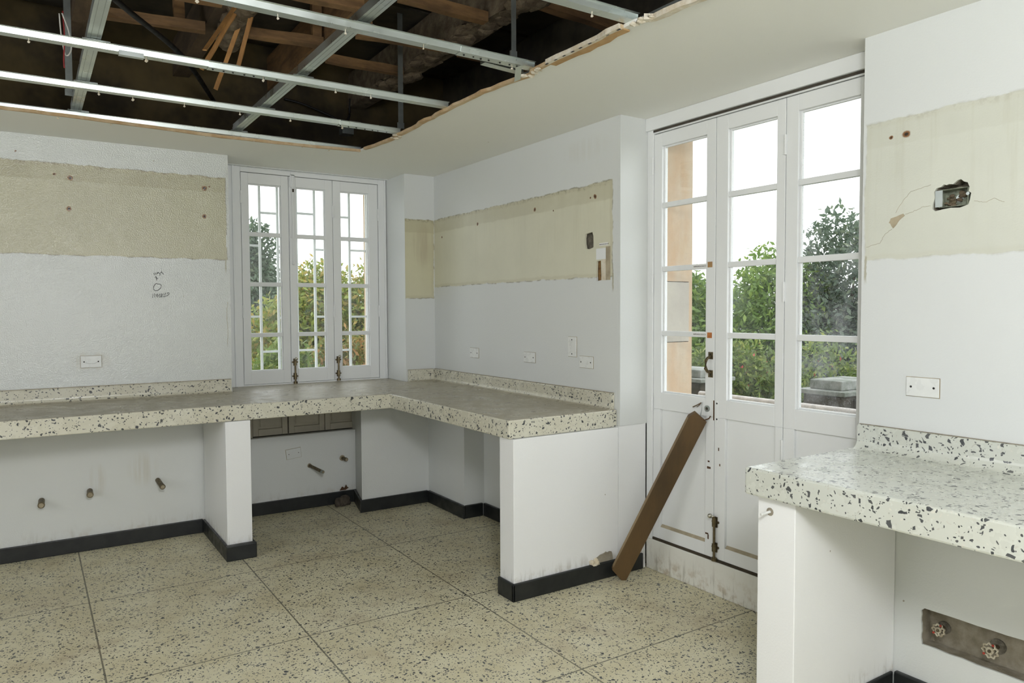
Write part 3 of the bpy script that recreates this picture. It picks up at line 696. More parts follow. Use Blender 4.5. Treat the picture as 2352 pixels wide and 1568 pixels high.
# ================================================================== electrical plates
def blank_plate(fn, s0, s1, z0, z1, label, vertical=False, relief=False, tilt=0, group=None, mat=M_plate, holes=True):
    c = fn((s0+s1)/2, 0, (z0+z1)/2)
    e = tag(empty('blank_plate', c), label, 'electrical plate')
    sc, zc = (s0+s1)/2, (z0+z1)/2; ct, st_ = math.cos(tilt), math.sin(tilt)
    g = lambda s, d, z: fn(sc+(s-sc)*ct-(z-zc)*st_, d, zc+(s-sc)*st_+(z-zc)*ct)
    MB(g).box(s0-.002, s1+.002, -.0012, 0, z0-.002, z1+.002).build('dirt_outline', M_beige, e)
    MB(g).box(s0, s1, -.006, -.0012, z0, z1).build('cover', mat, e, bevel=.002)
    pts = [(sc, z0+.016), (sc, z1-.016)] if vertical else [(s0+.018, zc), (s1-.018, zc)]
    for p in pts:
        m = MB(g); m.tube([(p[0], -.0066, p[1]), (p[0], -.0058, p[1])], .0042 if holes else .003, 10); m.build('screw_hole', M_black, e)
    if relief:
        m = MB(g); m.tube([(s0+.026, -.0062, zc-.003), (s0+.038, -.0066, zc-.011), (s1-.038, -.0066, zc-.011), (s1-.026, -.0062, zc-.003)], .0028, 6); m.build('moulded_rib', M_plate, e)
    return e
fb = lambda s, d, z: (s, 5.18+d, z); frr = lambda s, d, z: (2.67+d, s, z); fc = lambda s, d, z: (2.72+d, s, z)
blank_plate(fb, .265, .377, 1.102, 1.174, 'white plate with a moulded rib low on the back wall left of the window', relief=True)
blank_plate(frr, 4.489, 4.609, 1.104, 1.173, 'small white blank plate on the right wall nearest the corner pier')
blank_plate(frr, 3.793, 3.919, 1.110, 1.174, 'white blank plate in the middle of the right wall above the worktop')
blank_plate(frr, 3.375, 3.453, 1.169, 1.284, 'tall upright white blank plate on the right wall', vertical=True)
blank_plate(frr, 3.225, 3.347, 1.110, 1.176, 'white blank plate below and right of the upright one')
blank_plate(fc, 1.355, 1.473, 1.121, 1.190, 'white blank plate on the near wall above the clean worktop')
blank_plate(lambda s, d, z: (s, 5.30+d, z), 1.533, 1.640, .378, .448, 'tilted overpainted plate in the recess under the window', tilt=.10, mat=M_wall_low, holes=False)
# sample window in paint on right wall: bare squares
smp = tag(empty('paint_sample', (2.67, 3.13, 1.66)), 'exposed paint test squares white and beige beside the door corner', 'paint sample')
MB(frr).box(3.118, 3.200, -.0012, -.0002, 1.722, 1.783).build('white_square', M_trim, smp)
MB(frr).box(3.080, 3.1175, -.0014, -.0002, 1.606, 1.790).build('beige_strip', M_beige, smp)
MB(frr).box(3.118, 3.152, -.0012, -.0002, 1.606, 1.7215).build('chalky_square', M_gyp, smp)
ps = MB(frr).box(3.100, 3.172, -.0014, -.0004, 1.797, 1.812).build('printed_strip', M_label, smp)
text('lettering', 'INMUNOLOGICO M', .0085, M_ink, ps, (2.6684, 3.171, 1.801), (0, -1, 0), (0, 0, 1), (-1, 0, 0))
# handwriting on the back wall
def hw(name, strokes, label, w=.0028):
    mb = MB()
    for stq in strokes:
        pts = [(.672+((330+X/17.43)-350)*.002447, 5.1792, 1.678-((610+Y/17.43)-630)*.00275) for X, Y in stq]
        mb.tube(pts, w*.62, 5)
    return mb
hwo = tag(empty('handwriting', (.70, 5.18, 1.6)), 'black marker handwriting with an arrow and a circle on the back wall', 'handwriting')
circ = [(520,700),(460,740),(415,800),(390,870),(392,940),(430,985),(490,1000),(560,985),(630,940),(685,880),(708,810),(690,755),(640,732),(560,735),(545,712),(520,700)]
hw('w', [[(405,290),(435,370),(465,275),(510,350)], [(580,275),(535,280),(535,320),(575,300),(590,265)], [(585,250),(640,300),(680,345),(665,375),(635,375)], [(680,290),(735,250),(738,200)], [(738,250),(820,338)]], '').build('upper_word', M_ink, hwo)
hw('a', [[(530,590),(512,490),(490,405),(460,490)], [(495,420),(530,490),(580,520)]], '').build('arrow', M_ink, hwo)
hw('c', [circ], '').build('circle', M_ink, hwo)
hw('n', [[(350,1290),(335,1120),(440,1280),(415,1110)], [(485,1130),(505,1220),(540,1265),(565,1200),(545,1120)], [(650,1120),(610,1200),(625,1265),(680,1240),(715,1110)], [(715,1110),(700,1230),(730,1265)],
         [(795,1115),(755,1170),(775,1240),(830,1245),(880,1215)], [(895,1085),(850,1140),(855,1195)], [(940,1110),(985,1075),(1035,1085),(1030,1130),(970,1190),(905,1215)]], '').build('lower_word', M_ink, hwo)

# ================================================================== pipes
def stub(p0, p1, r, label, name='pipe_stub', rose=None, cap=None):
    e = tag(empty(name, p0), label, 'pipe')
    p0, p1 = Vector(p0), Vector(p1); d = (p1-p0).normalized()
    MB().tube([tuple(p0), tuple(p1)], r, 14).build('pipe', M_pipe, e)
    MB().tube([tuple(p1-d*.014), tuple(p1+d*.002)], r*1.12, 14).build('pipe_end', cap or M_pipe, e)
    MB().tube([tuple(p1+d*.0021), tuple(p1+d*.003)], r*.8, 12).build('plug', M_beige, e)
    if rose: MB().tube([tuple(p0), tuple(p0+d*.008)], rose, 14).build('wall_collar', M_beige, e)
    return e
stub((.043, 5.099, .338), (.040, 5.015, .328), .0165, 'rusty pipe stub leftmost of three low on the wall under the left worktop')
stub((.290, 5.099, .360), (.286, 5.015, .354), .0165, 'rusty pipe stub in the middle of three low on the wall under the left worktop')
stub((.664, 5.099, .378), (.676, 4.985, .355), .0150, 'rusty angled pipe stub nearest the white pier under the left worktop')
stub((1.700, 5.299, .312), (1.745, 5.13, .288), .0115, 'long thin pipe stub sticking out of the recess wall under the window', rose=.016, cap=M_zincd)
stub((1.950, 5.299, .340), (1.962, 5.24, .335), .013, 'short pipe stub with a pale collar near the wide pier in the window recess', rose=.021)
# rag/leaf and lump in the recess
lm = MB(); lm.ball((1.925, 5.215, .036), .048, 3, (1.15, .8, .75), .5, 3); lm.ball((1.873, 5.20, .028), .030, 2, (.6, 1, .9), .4, 5)
tag(lm.build('rubble_lump', M_lead, smooth=True), 'dark lump of rubble on the floor in the window recess', 'rubble')
rl = MB(); rl.plate([(1.925,.098),(1.945,.125),(1.962,.112),(1.975,.135),(1.985,.115),(1.995,.112),(1.97,.098)], [], 5.283, 5.290, 'y')
tag(rl.build('plaster_flake', M_rust), 'rust-brown broken flake above the skirting in the window recess', 'debris')
# ================================================================== valves in the niche
struct('wall_right', MB().box(2.7502, 2.7508, .93, 1.384, .2225, .3565), M_cement, 'bare cement face inside the long pipe slot', 'wall')
def valve(y, z, r, x, label):
    e = tag(empty('valve', (2.75, y, z)), label, 'valve')
    MB().tube([(2.750, y, z), (2.744, y, z)], r*1.15, 18).build('wall_flange', M_greyfill, e)
    MB().tube([(2.744, y, z), (x+.008, y, z)], .007, 10).build('spindle', M_pipe, e)
    m = MB(); n = 9; rings = []
    for k in range(n*4):
        a = 2*PI*k/(n*4); rad = r*(1+.13*math.cos(n*a)); cc = Vector((x, y+rad*math.cos(a), z+rad*math.sin(a)))
        out = Vector((0, math.cos(a), math.sin(a)))
        rings.append([tuple(cc+out*.0035*math.cos(b)+Vector((1, 0, 0))*.0045*math.sin(b)) for b in [2*PI*i/6 for i in range(6)]])
    m.loft(rings, closed=True)
    for k in range(3):
        a = 2*PI*k/3+.4; m.beam((x, y, z), (x, y+r*math.cos(a), z+r*math.sin(a)), .006, .004)
    m.tube([(x+.004, y, z), (x-.005, y, z)], r*.55, 16)
    w = m.build('hand_wheel', M_valve, e)
    m = MB(); m.tube([(x-.005, y, z), (x-.009, y, z)], .0055, 8); m.build('nut', M_pipe, w)
    for a in (2.0, 5.6): MB().ball((x-.003, y+r*1.05*math.cos(a), z+r*1.05*math.sin(a)), .005, 1).build('red_paint_fleck', M_red, w)
valve(1.335, .288, .0195, 2.706, 'small chalky valve wheel at the left end of the pipe slot')
valve(1.158, .286, .0225, 2.690, 'larger chalky valve wheel with red flecks further right in the pipe slot')
# open socket box
jbx = tag(empty('socket_box', (2.75, 1.32, 1.83)), 'open rusty steel socket box sunk in the near wall above the clean worktop', 'socket box')
m = MB(); m.box(2.768, 2.772, 1.280, 1.372, 1.802, 1.862); m.box(2.726, 2.768, 1.280, 1.372, 1.860, 1.862); m.box(2.732, 2.768, 1.280, 1.372, 1.800, 1.802)
m.box(2.729, 2.768, 1.276, 1.280, 1.800, 1.862); m.box(2.728, 2.768, 1.372, 1.375, 1.800, 1.862); m.build('steel_box', M_box, jbx)
for y, z, mt_ in ((1.345, 1.825, M_pipe), (1.322, 1.830, M_zinc)):
    a = MB(); a.tube([(2.7679, y, z), (2.764, y, z)], .013, 16); kk = a.build('knockout', mt_, jbx)
m = MB(); m.tube([(2.727, 1.276, 1.838), (2.722, 1.276, 1.838)], .006, 10); m.build('screw_lug', M_zinc, jbx)
m = MB(); m.box(2.722, 2.726, 1.360, 1.385, 1.802, 1.860); m.build('bent_flange', M_zinc, jbx)
mm = MB()
for i in range(16):
    mm.ball((2.7585, R.uniform(1.285, 1.37), R.uniform(1.803, 1.852)), R.uniform(.004, .009), 1, (.8, 1.5, 1), .4, i)
mm.build('mortar_blob', M_plaster, jbx)
# flaked plaster patch on the near wall
fl = MB(); fl.plate(ragged([(1.535,1.742),(1.547,1.762),(1.552,1.765),(1.545,1.78),(1.523,1.785),(1.498,1.793),(1.492,1.785),(1.512,1.77),(1.522,1.755)], .001, 2), [], 2.7192, 2.7204, 'x')
tag(fl.build('plaster_flake', M_beige), 'ragged beige patch of flaked paint on the near wall left of the socket box', 'paint flake')
ck = MB()
def crack(mb, pts):
    out = []
    for a, b in zip(pts, pts[1:]):
        for k in range(6):
            t = k/6; out.append((2.7197, a[0]+(b[0]-a[0])*t+R.uniform(-.002, .002), a[1]+(b[1]-a[1])*t+R.uniform(-.002, .002)))
    out.append((2.7197, *pts[-1])); mb.tube(out, .0006, 4)
crack(ck, [(1.492,1.788),(1.462,1.797),(1.43,1.808),(1.40,1.81)]); crack(ck, [(1.528,1.80),(1.50,1.84),(1.47,1.87),(1.40,1.885)])
crack(ck, [(1.54,1.74),(1.57,1.72),(1.585,1.69),(1.64,1.68)]); crack(ck, [(1.255,1.81),(1.22,1.80),(1.19,1.81),(1.16,1.795)])
struct('trim_8', ck, M_beige, 'hairline cracks in the cream paint around the socket box', 'crack')

# ================================================================== plank and lock sticks
def obox(p0, p1, w, h, sd, mat, name, parent):
    pass
pk = tag(empty('plank', (2.60, 2.965, 0)), 'brown rough wooden plank leaning from the floor against the glazed door', 'plank')
P0, P1 = Vector((2.603, 2.945, .012)), Vector((2.832, 2.588, .905))
ax = (P1-P0).normalized(); az = math.radians(44)
cd = Vector((-math.sin(az), -math.cos(az), 0)); rt = Vector((math.cos(az), -math.sin(az), 0))
th = math.radians(14); nrm = (cd*math.cos(th)+rt*math.sin(th)); nrm = (nrm-ax*nrm.dot(ax)).normalized(); wd = ax.cross(nrm).normalized()
if wd.dot(rt) < 0: wd = -wd
m = MB()
W2, T2 = .047, .016
prof = []
def pt_(a, w, t): return tuple(P0+ax*a+wd*w+nrm*t)
L = (P1-P0).length
def ring(a, cutl=0, cutr=0): return [pt_(a+cutl, -W2, -T2), pt_(a+cutr, W2, -T2), pt_(a+cutr, W2, T2), pt_(a+cutl, -W2, T2)]
m.loft([ring(0, .036, -.012), ring(L*.33, .001, .0), ring(L*.66, -.001, .001), ring(L-.02, 0, 0)] + [[pt_(L+.012, -W2+.022, -T2), pt_(L-.012, W2, -T2), pt_(L-.012, W2, T2), pt_(L+.012, -W2+.022, T2)]])
m.build('board', M_wood, pk, bevel=.0015)
m = MB(); rings = []
for k in range(7):
    a = .05+(L-.08)*k/6
    rings.append([pt_(a, -W2-.0006, -T2+.001), pt_(a, -W2+.0001, -T2+.001), pt_(a, -W2+.0001, T2-.001), pt_(a, -W2-.0006, T2-.001)])
m.loft(rings); m.build('pale_side', M_woodend, pk)  # paler strip laid along the left side of the board
tw = MB(); tw.tube([(2.862, 2.598, .967), (2.85, 2.612, .956), (2.845, 2.640, .942)], .003, 5); tw.tube([(2.862, 2.598, .967), (2.852, 2.61, .949), (2.85, 2.618, .945)], .002, 5)
tag(tw.build('wood_splinter', M_timberd), 'forked wooden splinter stuck on the door above the plank', 'splinter')
tw = MB(); tw.tube([(2.866, 2.596, .970), (2.864, 2.597, .930), (2.855, 2.597, .90)], .0014, 5)
tag(tw.build('tie_wire', M_zincd), 'thin wire hanging between the splinter and the plank top', 'wire')
tw = MB(); tw.tube([(2.842, 2.565, .882), (2.862, 2.548, .892), (2.866, 2.540, .905)], .003, 5)
tag(tw.build('wood_splinter', M_rust), 'reddish splinter sticking out right of the plank top', 'splinter')

# ================================================================== ceiling framework
def channel(y, x0, x1, z=2.494, w=.050, h=.021, label='', joint=None, drop=True):
    e = tag(empty('furring_channel', (x0, y, z)), label, 'metal channel', 'furring channels across the ceiling hole')
    e.pop('group') if False else None
    prof = [(-w/2-.012, h), (-w/2, h), (-w*.42, 0), (w*.42, 0), (w/2, h), (w/2+.012, h), (w/2+.012, h-.0015), (w/2+.0012, h-.0015), (w*.42+.001, -.0015), (-w*.42-.001, -.0015), (-w/2-.0012, h-.0015), (-w/2-.012, h-.0015)]
    segs = [(x0, x1, 0)] if not joint else [(x0, joint, 0), (joint-.12, x1, -.0022)]
    for (a, b, dz) in segs:
        m = MB(); k = 1.05 if dz else 1
        m.loft([[(X, y+p*k, z+q+dz) for p, q in prof] for X in (a, b)]); m.build('channel', M_zinc, e)
    if joint:
        for i in range(7):
            xx = joint-.10+i*.045+R.uniform(-.008, .008)
            MB().tube([(xx, y+R.uniform(-.006, .006), z-.0055), (xx, y, z-.003)], .004, 8).build('screw_hole', M_black, e)
    xx = max(x0, -.15)
    while xx < x1-.05:
        if R.random() < .8:
            yy = y+R.uniform(-.010, .010)
            m = MB(); m.tube([(xx, yy, z-.002), (xx+R.uniform(-.002, .002), yy, z-.016)], .0016, 5); m.ball((xx, yy, z-.017), R.uniform(.004, .0068), 1, nz=.6, seed=xx*9); m.build('screw', M_gyp, e)
        xx += R.uniform(.13, .34)
    return e
channel(1.40, -1.5, 1.90, label='galvanised furring channel nearest the viewer above the ceiling hole')
channel(2.05, -1.5, 1.885, label='galvanised furring channel meeting the peeled ceiling corner at the top right')
channel(2.675, -1.5, 1.865, joint=1.62, label='galvanised furring channel ending beside the shiny bent bracket')
channel(3.42, -1.5, 1.845, joint=.80, label='galvanised furring channel crossing behind the hanging wooden laths')
channel(4.06, -1.5, 1.87, joint=1.62, label='galvanised furring channel second from the window side of the hole')
channel(4.705-.05, -1.5, 1.86, joint=1.40, label='galvanised furring channel running along the window side edge of the hole')
def carrier(x, y0, y1, z, label, w=.05):
    e = tag(empty('carrier_channel', (x, y0, z)), label, 'metal channel')
    prof = [(-w/2, 0), (w/2, 0), (w/2, .035), (w/2-.0015, .035), (w/2-.0015, .0015), (-w/2+.0015, .0015), (-w/2+.0015, .035), (-w/2, .035)]
    m = MB(); m.loft([[(x+p, Y, z+q) for p, q in prof] for Y in (y0, y1)]); m.build('channel', M_zinc, e)
    for dx in (-.012, .010):
        MB().box(x+dx-.001, x+dx+.001, y0, y1, z-.0008, z-.0001).build('pressed_line', M_zincd, e)
    for Y in (2.675, 3.42, 4.06, 4.655):
        if y0 < Y < y1:
            m = MB(); m.box(x-.040, x+.040, Y-.012, Y+.012, z-.004, z-.0025); m.box(x+.025, x+.060, Y+.008, Y+.030, z-.012, z+.004); m.build('joining_clip', M_zinc, e)
    return e
carrier(.252, .6, 4.68, 2.53, 'left carrier channel crossing over the furring channels')
carrier(1.09, .6, 4.68, 2.53, 'long carrier channel crossing the middle of the ceiling hole')
e = tag(empty('edge_angle', (1.9, 1, 2.5)), 'dark steel edge angle hidden along the right side of the ceiling hole', 'metal angle')
m = MB(); m.box(1.905, 1.935, .55, 4.55, 2.4945, 2.4965); m.box(1.933, 1.935, .55, 4.55, 2.4965, 2.528); m.build('angle', M_zincd, e)
def hanger(x, y, z0, z1, label, w=.016):
    m = MB(); m.box(x-w, x+w, y-.0012, y+.0012, z0, z1); m.box(x-w-.004, x+w+.004, y-.003, y+.008, z0-.002, z0+.03)
    tag(m.build('hanger_strap', M_zincd), label, 'hanger strap')
hanger(1.895, 4.08, 2.532, 3.24, 'steel hanger strap dropping to the right end of the second channel')
hanger(1.79, 2.70, 2.532, 3.24, 'steel hanger strap above the shiny bent bracket', .012)
hanger(1.128, 2.62, 2.566, 3.24, 'steel hanger strap beside the crossing carrier channel')
hanger(.215, 4.50, 2.566, 3.24, 'steel hanger strap near the left carrier channel at the window side')
oc = MB(); oc.loft([[(1.66+dx, 2.745+p+dx*.10, 2.497+q+dx*.0) for p, q in ((-.02, 0), (.02, 0), (.02, .028), (.0185, .028), (.0185, .0015), (-.02, .0015))] for dx in (0, .24)])
tag(oc.build('channel_offcut', M_zinc), 'short bright channel offcut lying beside the channel end by the hole edge', 'metal channel')
m = MB(); m.beam((1.775, 2.64, 2.478), (1.838, 2.745, 2.455), .03, .0015, side=(1, -.3, .4)); 
tag(m.build('bent_bracket', M_zinc), 'shiny bent bracket hanging under the right edge of the hole', 'bracket')
m = MB(); m.box(.335, .425, 3.36, 3.385, 2.470, 2.488)
tag(m.build('clip_offcut', M_zinc), 'small bright metal clip hanging under the long channel near the left carrier', 'metal clip')
# timbers above
def timber(name, p0, p1, w, h, mat, label, n=6, jit=.004, cat='timber'):
    m = MB(); m.beam(p0, p1, w, h, n=n, jit=jit); return tag(m.build(name, mat), label, cat)
JO = []
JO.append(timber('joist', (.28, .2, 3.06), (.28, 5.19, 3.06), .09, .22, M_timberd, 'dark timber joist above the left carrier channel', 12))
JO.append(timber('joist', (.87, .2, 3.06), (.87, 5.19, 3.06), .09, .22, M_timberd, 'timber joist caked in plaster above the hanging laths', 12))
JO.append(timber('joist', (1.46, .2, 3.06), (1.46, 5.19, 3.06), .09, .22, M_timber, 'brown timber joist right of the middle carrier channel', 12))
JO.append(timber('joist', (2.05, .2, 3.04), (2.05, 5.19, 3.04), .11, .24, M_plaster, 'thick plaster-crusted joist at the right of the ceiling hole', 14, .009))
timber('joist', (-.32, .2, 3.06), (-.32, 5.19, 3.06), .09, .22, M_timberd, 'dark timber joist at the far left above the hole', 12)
nog = [((.32, 3.80), (.82, 3.76), 'orange timber brace above the top of the hanging laths'), ((.33, 4.24), (.82, 4.16), 'long orange timber brace left of the laths'),
       ((.92, 4.12), (1.41, 4.04), 'long orange timber brace right of the laths'), ((1.51, 4.27), (1.99, 4.26), 'brown timber brace near the right end of the far channels'),
       ((1.51, 3.80), (1.99, 3.72), 'brown timber brace in the middle of the right bay'), ((1.51, 3.25), (1.99, 3.26), 'brown timber brace at the top of the right bay'),
       ((.92, 3.50), (1.41, 3.46), 'orange timber brace at the top edge between the two middle joists'), ((2.11, 3.75), (2.74, 3.80), 'dark timber brace right of the thick joist'), ((2.11, 2.95), (2.74, 3.0), 'dark timber brace by the near right end of the hole')]
for (a, b, lab) in nog: timber('timber_brace', (a[0], a[1], 2.925), (b[0], b[1], 2.925), .05, .05, M_timber, lab, 4, .003)
for (x, y, lab) in ((1.375, 4.02, 'upright timber post at the end of the long brace'), (.36, 4.22, 'upright timber post at the left end of the long brace'), (.80, 3.80, 'upright timber post above the laths'), (1.54, 3.70, 'upright timber post in the right bay'), (.70,4.17,'upright timber post midway along the left brace')):
    timber('timber_post', (x, y+.03, 2.95), (x, y+.03, 3.24), .05, .045, M_timber, lab, 3, .002)
# void floor boards
for i in range(9):
    y = .6+i*.52
    timber('floorboard', (-1.9, y, 3.215), (2.75, y, 3.215), .48, .025, M_void, 'dark floorboard above the joists, number %s from the viewer' % ['first','second','third','fourth','fifth','sixth','seventh','eighth','ninth'][i], 2, .002, 'floorboard')
# plaster lump round the joist, laths
pm = MB()
for i in range(26):
    t = i/25; pm.ball((.895+.07*t+R.uniform(-.03, .03), 3.55+.75*t, 2.93-.02*t+R.uniform(-.02, .02)), R.uniform(.03, .055), 2, (1, 1.4, .8), .5, i)
pm.build('plaster_lump', M_plaster, JO[1])
pm = MB()
for i in range(60):
    y = 2.5+i*.04; pm.ball((2.05+R.uniform(-.05, .04), y, 2.93+R.uniform(-.02, .02)), R.uniform(.03, .055), 2, (1.2, 1.5, .5), .4, i)
pm.build('plaster_crust', M_plaster, JO[3])
laths = [((.893,3.775,2.93), (.702,3.584,2.62), 'left broken orange lath hanging highest from the joist'), ((.905,3.80,2.93), (.731,3.811,2.60), 'slim orange lath hanging just behind the left one'),
         ((.946,3.866,2.93), (.869,4.178,2.62), 'longest broken orange lath with its tip lowest'), ((.969,3.775,2.93), (.902,3.857,2.62), 'right straight orange lath hanging through the channels')]
for (a, b, lab) in laths:
    m = MB(); m.beam(a, b, .020, .007, side=(1, -.6, 0), n=6, jit=.0016); tag(m.build('lath', M_lath), lab, 'lath')
# cables
def cable(pts, r, mat, label, name='cable'):
    cu = []
    P_ = [Vector(p) for p in pts]
    for i in range(len(P_)-1):
        a, b = P_[max(0, i-1)], P_[i]; c, d = P_[i+1], P_[min(len(P_)-1, i+2)]
        for k in range(6):
            t = k/6; cu.append(tuple(.5*((2*b)+(c-a)*t+(2*a-5*b+4*c-d)*t*t+(3*b-a-3*c+d)*t**3)))
    cu.append(tuple(P_[-1])); m = MB(); m.tube(cu, r, 7); tag(m.build(name, mat, smooth=True), label, 'cable')
cable([(.16,3.5,2.86),(.42,3.9,2.85),(.75,4.4,2.83),(1.05,5.1,2.80)], .014, M_blackc, 'thick black cable sagging across the left of the ceiling hole')
cable([(.15,3.75,2.72),(.158,3.80,2.64),(.175,3.86,2.58),(.195,3.83,2.60),(.185,3.78,2.66),(.16,3.74,2.72)], .003, M_whitec, 'loop of white wire dangling left of the carrier channel')
cable([(.165,3.80,2.75),(.17,3.82,2.65),(.166,3.84,2.55),(.168,3.85,2.52)], .003, M_redc, 'red wire dangling beside the white loop')
cable([(1.52,5.15,2.90),(1.65,5.14,2.88),(1.86,5.14,2.82),(1.93,5.13,2.77),(1.98,5.14,2.84),(1.985,5.14,2.90),(1.988,5.14,2.97)], .008, M_blackc, 'thin dark cable loop above the small junction box')
m = MB(); m.box(1.925, 2.01, 5.13, 5.198, 2.715, 2.765)
jn = tag(empty('junction_box', (1.96, 5.16, 2.72)), 'small grey junction box on the masonry above the ceiling', 'junction box')
m.build('box', M_zincd, jn); MB().box(1.94, 1.995, 5.128, 5.1299, 2.72, 2.76).build('lid', M_zincd, jn)

# ================================================================== outdoors
struct('ground', MB().box(-30, 60, 5.9, 60, -3.7, -3.5).box(3.3, 60, -25, 5.9, -3.7, -3.5), M_grass, 'green garden ground below the building', 'ground')
struct('terrace', MB().box(3.185, 4.9, -2, 7.5, -.12, -.02), M_slabst, 'grey stone terrace outside the glazed door', 'terrace')
def pedestal(x0, x1, y0, y1, label):
    e = tag(empty('parapet_pier', ((x0+x1)/2, (y0+y1)/2, -.02)), label, 'parapet pier')
    MB().box(x0, x1, y0, y1, -.02, .86).build('shaft', M_mossy, e, bevel=.01)
    MB().box(x0-.03, x1+.03, y0-.03, y1+.03, .86, .892).build('lower_cap', M_slabst, e, bevel=.006)
    MB().box(x0+.03, x1-.03, y0+.03, y1-.03, .892, .958).build('upper_cap', M_slabst, e, bevel=.008)
pedestal(4.45, 4.80, 4.05, 4.95, 'dark mossy stone parapet pier seen through the left door leaf')
pedestal(4.50, 4.95, 2.86, 3.16, 'dark mossy stone parapet pier seen through the right door leaf')
MB().box(4.62, 4.80, 1.0, 2.86, -.02, .84).build('parapet_wall', M_mossy)
tag(bpy.data.objects['parapet_wall'], 'dark stone parapet wall running right from the right pier', 'parapet')
m = MB(); m.tube([(3.93, 1.2, .85), (3.93, 3.58, .85)], .022, 14)
for y in (1.4, 2.8, 3.45): m.tube([(3.93, y, -.02), (3.93, y, .84)], .014, 10)
tag(m.build('handrail', M_rail), 'pale weathered pipe handrail low outside the middle door leaf', 'handrail')

def leaves(name, blobs, n, size, mat, parent, seed, flat=.5):
    rg = np.random.default_rng(seed)
    wts = np.array([b[3]*b[4]*b[5] for b in blobs])**.67; wts /= wts.sum()
    idx = rg.choice(len(blobs), n, p=wts); B = np.array(blobs)[idx]
    d = rg.normal(size=(n, 3)); d /= np.linalg.norm(d, axis=1)[:, None]
    rad = rg.uniform(.35, 1.0, n)**.45
    c = B[:, :3] + d*rad[:, None]*B[:, 3:6]
    c += rg.normal(size=(n, 3))*.04
    u = rg.normal(size=(n, 3)); u /= np.linalg.norm(u, axis=1)[:, None]
    w = rg.normal(size=(n, 3)); w[:, 2] += .8; v = np.cross(u, w); v /= np.linalg.norm(v, axis=1)[:, None]
    s = size*rg.uniform(.6, 1.3, n)
    a = c - u*s[:, None]; b = c + v*(s*.42)[:, None] + u*(s*.1)[:, None]; e = c + u*s[:, None]; f_ = c - v*(s*.42)[:, None] + u*(s*.1)[:, None]
    V = np.stack([a, b, e, f_], 1).reshape(-1, 3)
    if parent: V -= np.array(parent.location)
    me = bpy.data.meshes.new(name); me.vertices.add(4*n); me.vertices.foreach_set('co', V.ravel())
    me.loops.add(4*n); me.loops.foreach_set('vertex_index', np.arange(4*n)); me.polygons.add(n)
    me.polygons.foreach_set('loop_start', np.arange(n)*4); me.polygons.foreach_set('loop_total', np.full(n, 4)); me.update()
    at = me.attributes.new('tone', 'FLOAT', 'FACE'); at.data.foreach_set('value', rg.random(n).astype(np.float32))
    me.materials.append(mat); o = bpy.data.objects.new(name, me); COL.objects.link(o)
    if parent: o.parent = parent
    return o
M_bark = plain('bark', (.10,.08,.055), .95, sc=10)
L_dark = leafm('grey green foliage', (.08,.12,.085), (.12,.17,.11), (.17,.21,.12), .2)
L_green = leafm('green foliage', (.10,.18,.04), (.17,.27,.06), (.32,.42,.09), .3)
L_yel = leafm('yellow green foliage', (.13,.19,.035), (.27,.32,.06), (.44,.33,.09), .35)
L_or = leafm('autumn foliage', (.12,.16,.04), (.25,.25,.06), (.46,.24,.09), .45)
L_bush = leafm('bush foliage', (.09,.14,.03), (.17,.25,.05), (.34,.38,.10), .3)
M_flower = plain('red blossom', (.62,.08,.06), .6, var=.2, sc=30)
def tree(name, x, y, ztop, rx, rz, n, size, mat, label, seed, cat='tree', group=None, nb=16, flowers=0, spread=1.):
    e = tag(empty(name, (x, y, -3.5)), label, cat, group)
    rg = random.Random(seed); bl = []
    for i in range(nb):
        a = rg.uniform(0, 2*PI); t = rg.random(); zc = ztop - rz*.24 - t*rz*1.35
        rr_ = rx*(.35+.65*math.sin(min(1, t*1.2+.15)*PI/2))*spread
        k = rg.uniform(.45, .85)
        bl.append((x+math.cos(a)*rr_*rg.uniform(.1, .75), y+math.sin(a)*rr_*rg.uniform(.1, .75), zc, rx*.52*k*1.2, rx*.52*k*1.2, rz*.28*k*1.2))
    bl.append((x, y, ztop-rz*.25, rx*.35, rx*.35, rz*.25))
    leaves('foliage', bl, n, size, mat, e, seed)
    m = MB(); m.tube([(x, y, -3.5), (x+.08, y, ztop-rz*1.2), (x, y, ztop-rz*.4)], [.16, .10, .03], 8)
    for i in range(6):
        b = bl[i]; m.tube([(x+.05, y, max(-3.2, b[2]-rz*.5)), (b[0], b[1], b[2])], [.04, .012], 5)
    m.build('trunk', M_bark, e)
    if flowers: leaves('blossom', bl, flowers, size*.7, M_flower, e, seed+50)
    return e
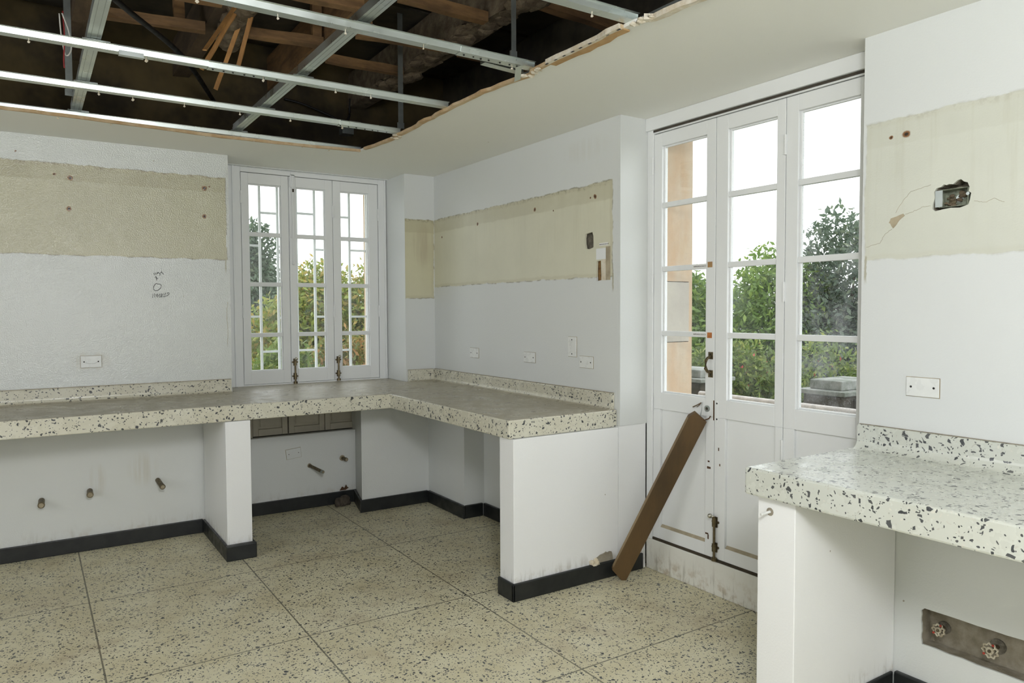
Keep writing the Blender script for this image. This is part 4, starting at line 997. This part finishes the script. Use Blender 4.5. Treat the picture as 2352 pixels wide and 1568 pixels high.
tree('tree', 3.66, 14.5, 3.20, 1.18, 2.4, 29700, 0.056, L_dark, 'tall grey-green tree rising highest in the left window leaf', 1)
tree('tree', 2.42, 8.7, 1.62, 1.24, 2.6, 33000, 0.043, L_yel, 'yellow-green tree low in the left window leaf', 2)
tree('tree', 2.95, 8.9, 2.08, 1.12, 2.8, 33000, 0.041, L_yel, 'yellow-green tree filling the middle window leaf', 3)
tree('tree', 3.62, 8.6, 2.12, 0.94, 2.8, 29700, 0.041, L_yel, 'yellow-green tree filling the right window leaf', 4)
tree('tree', 4.6, 17, 2.25, 3.20, 3.8, 46200, 0.079, L_dark, 'broad dark tree in the distance behind the yellow-green trees', 5)
tree('shrub', 2.05, 7.1, 1.16, 0.77, 1.7, 20400, 0.036, L_bush, 'dark green shrub at the foot of the left window leaf', 6, 'shrub')
tree('shrub', 2.75, 7.2, 1.22, 0.73, 1.8, 20400, 0.036, L_or, 'orange tinged shrub at the foot of the middle and right window leaves', 7, 'shrub')
tree('tree', 7.35, 7.0, 2.05, 1.30, 3.0, 36300, 0.050, L_green, 'green tree seen through the left door leaf', 11)
tree('tree', 7.95, 6.1, 2.30, 1.36, 3.2, 39600, 0.046, L_green, 'green tree seen through the middle door leaf', 12)
tree('tree', 8.35, 5.4, 2.72, 1.30, 3.4, 42900, 0.046, L_dark, 'tallest grey-green tree seen through the right door leaf', 13)
tree('tree', 9.6, 8.6, 2.0, 3.00, 3.6, 46200, 0.073, L_dark, 'broad distant tree behind the trees in the door', 14)
tree('shrub', 5.75, 4.95, 1.18, 1.00, 1.8, 27200, 0.033, L_bush, 'red-flowering bush behind the left parapet pier', 15, 'shrub', flowers=600)
tree('shrub', 6.15, 4.15, 1.22, 1.00, 1.8, 27200, 0.033, L_bush, 'red-flowering bush seen between the two parapet piers', 16, 'shrub', flowers=700)
tree('shrub', 6.5, 3.4, 1.20, 1.00, 1.8, 27200, 0.033, L_bush, 'sparsely flowering bush behind the right parapet pier', 17, 'shrub', flowers=250)
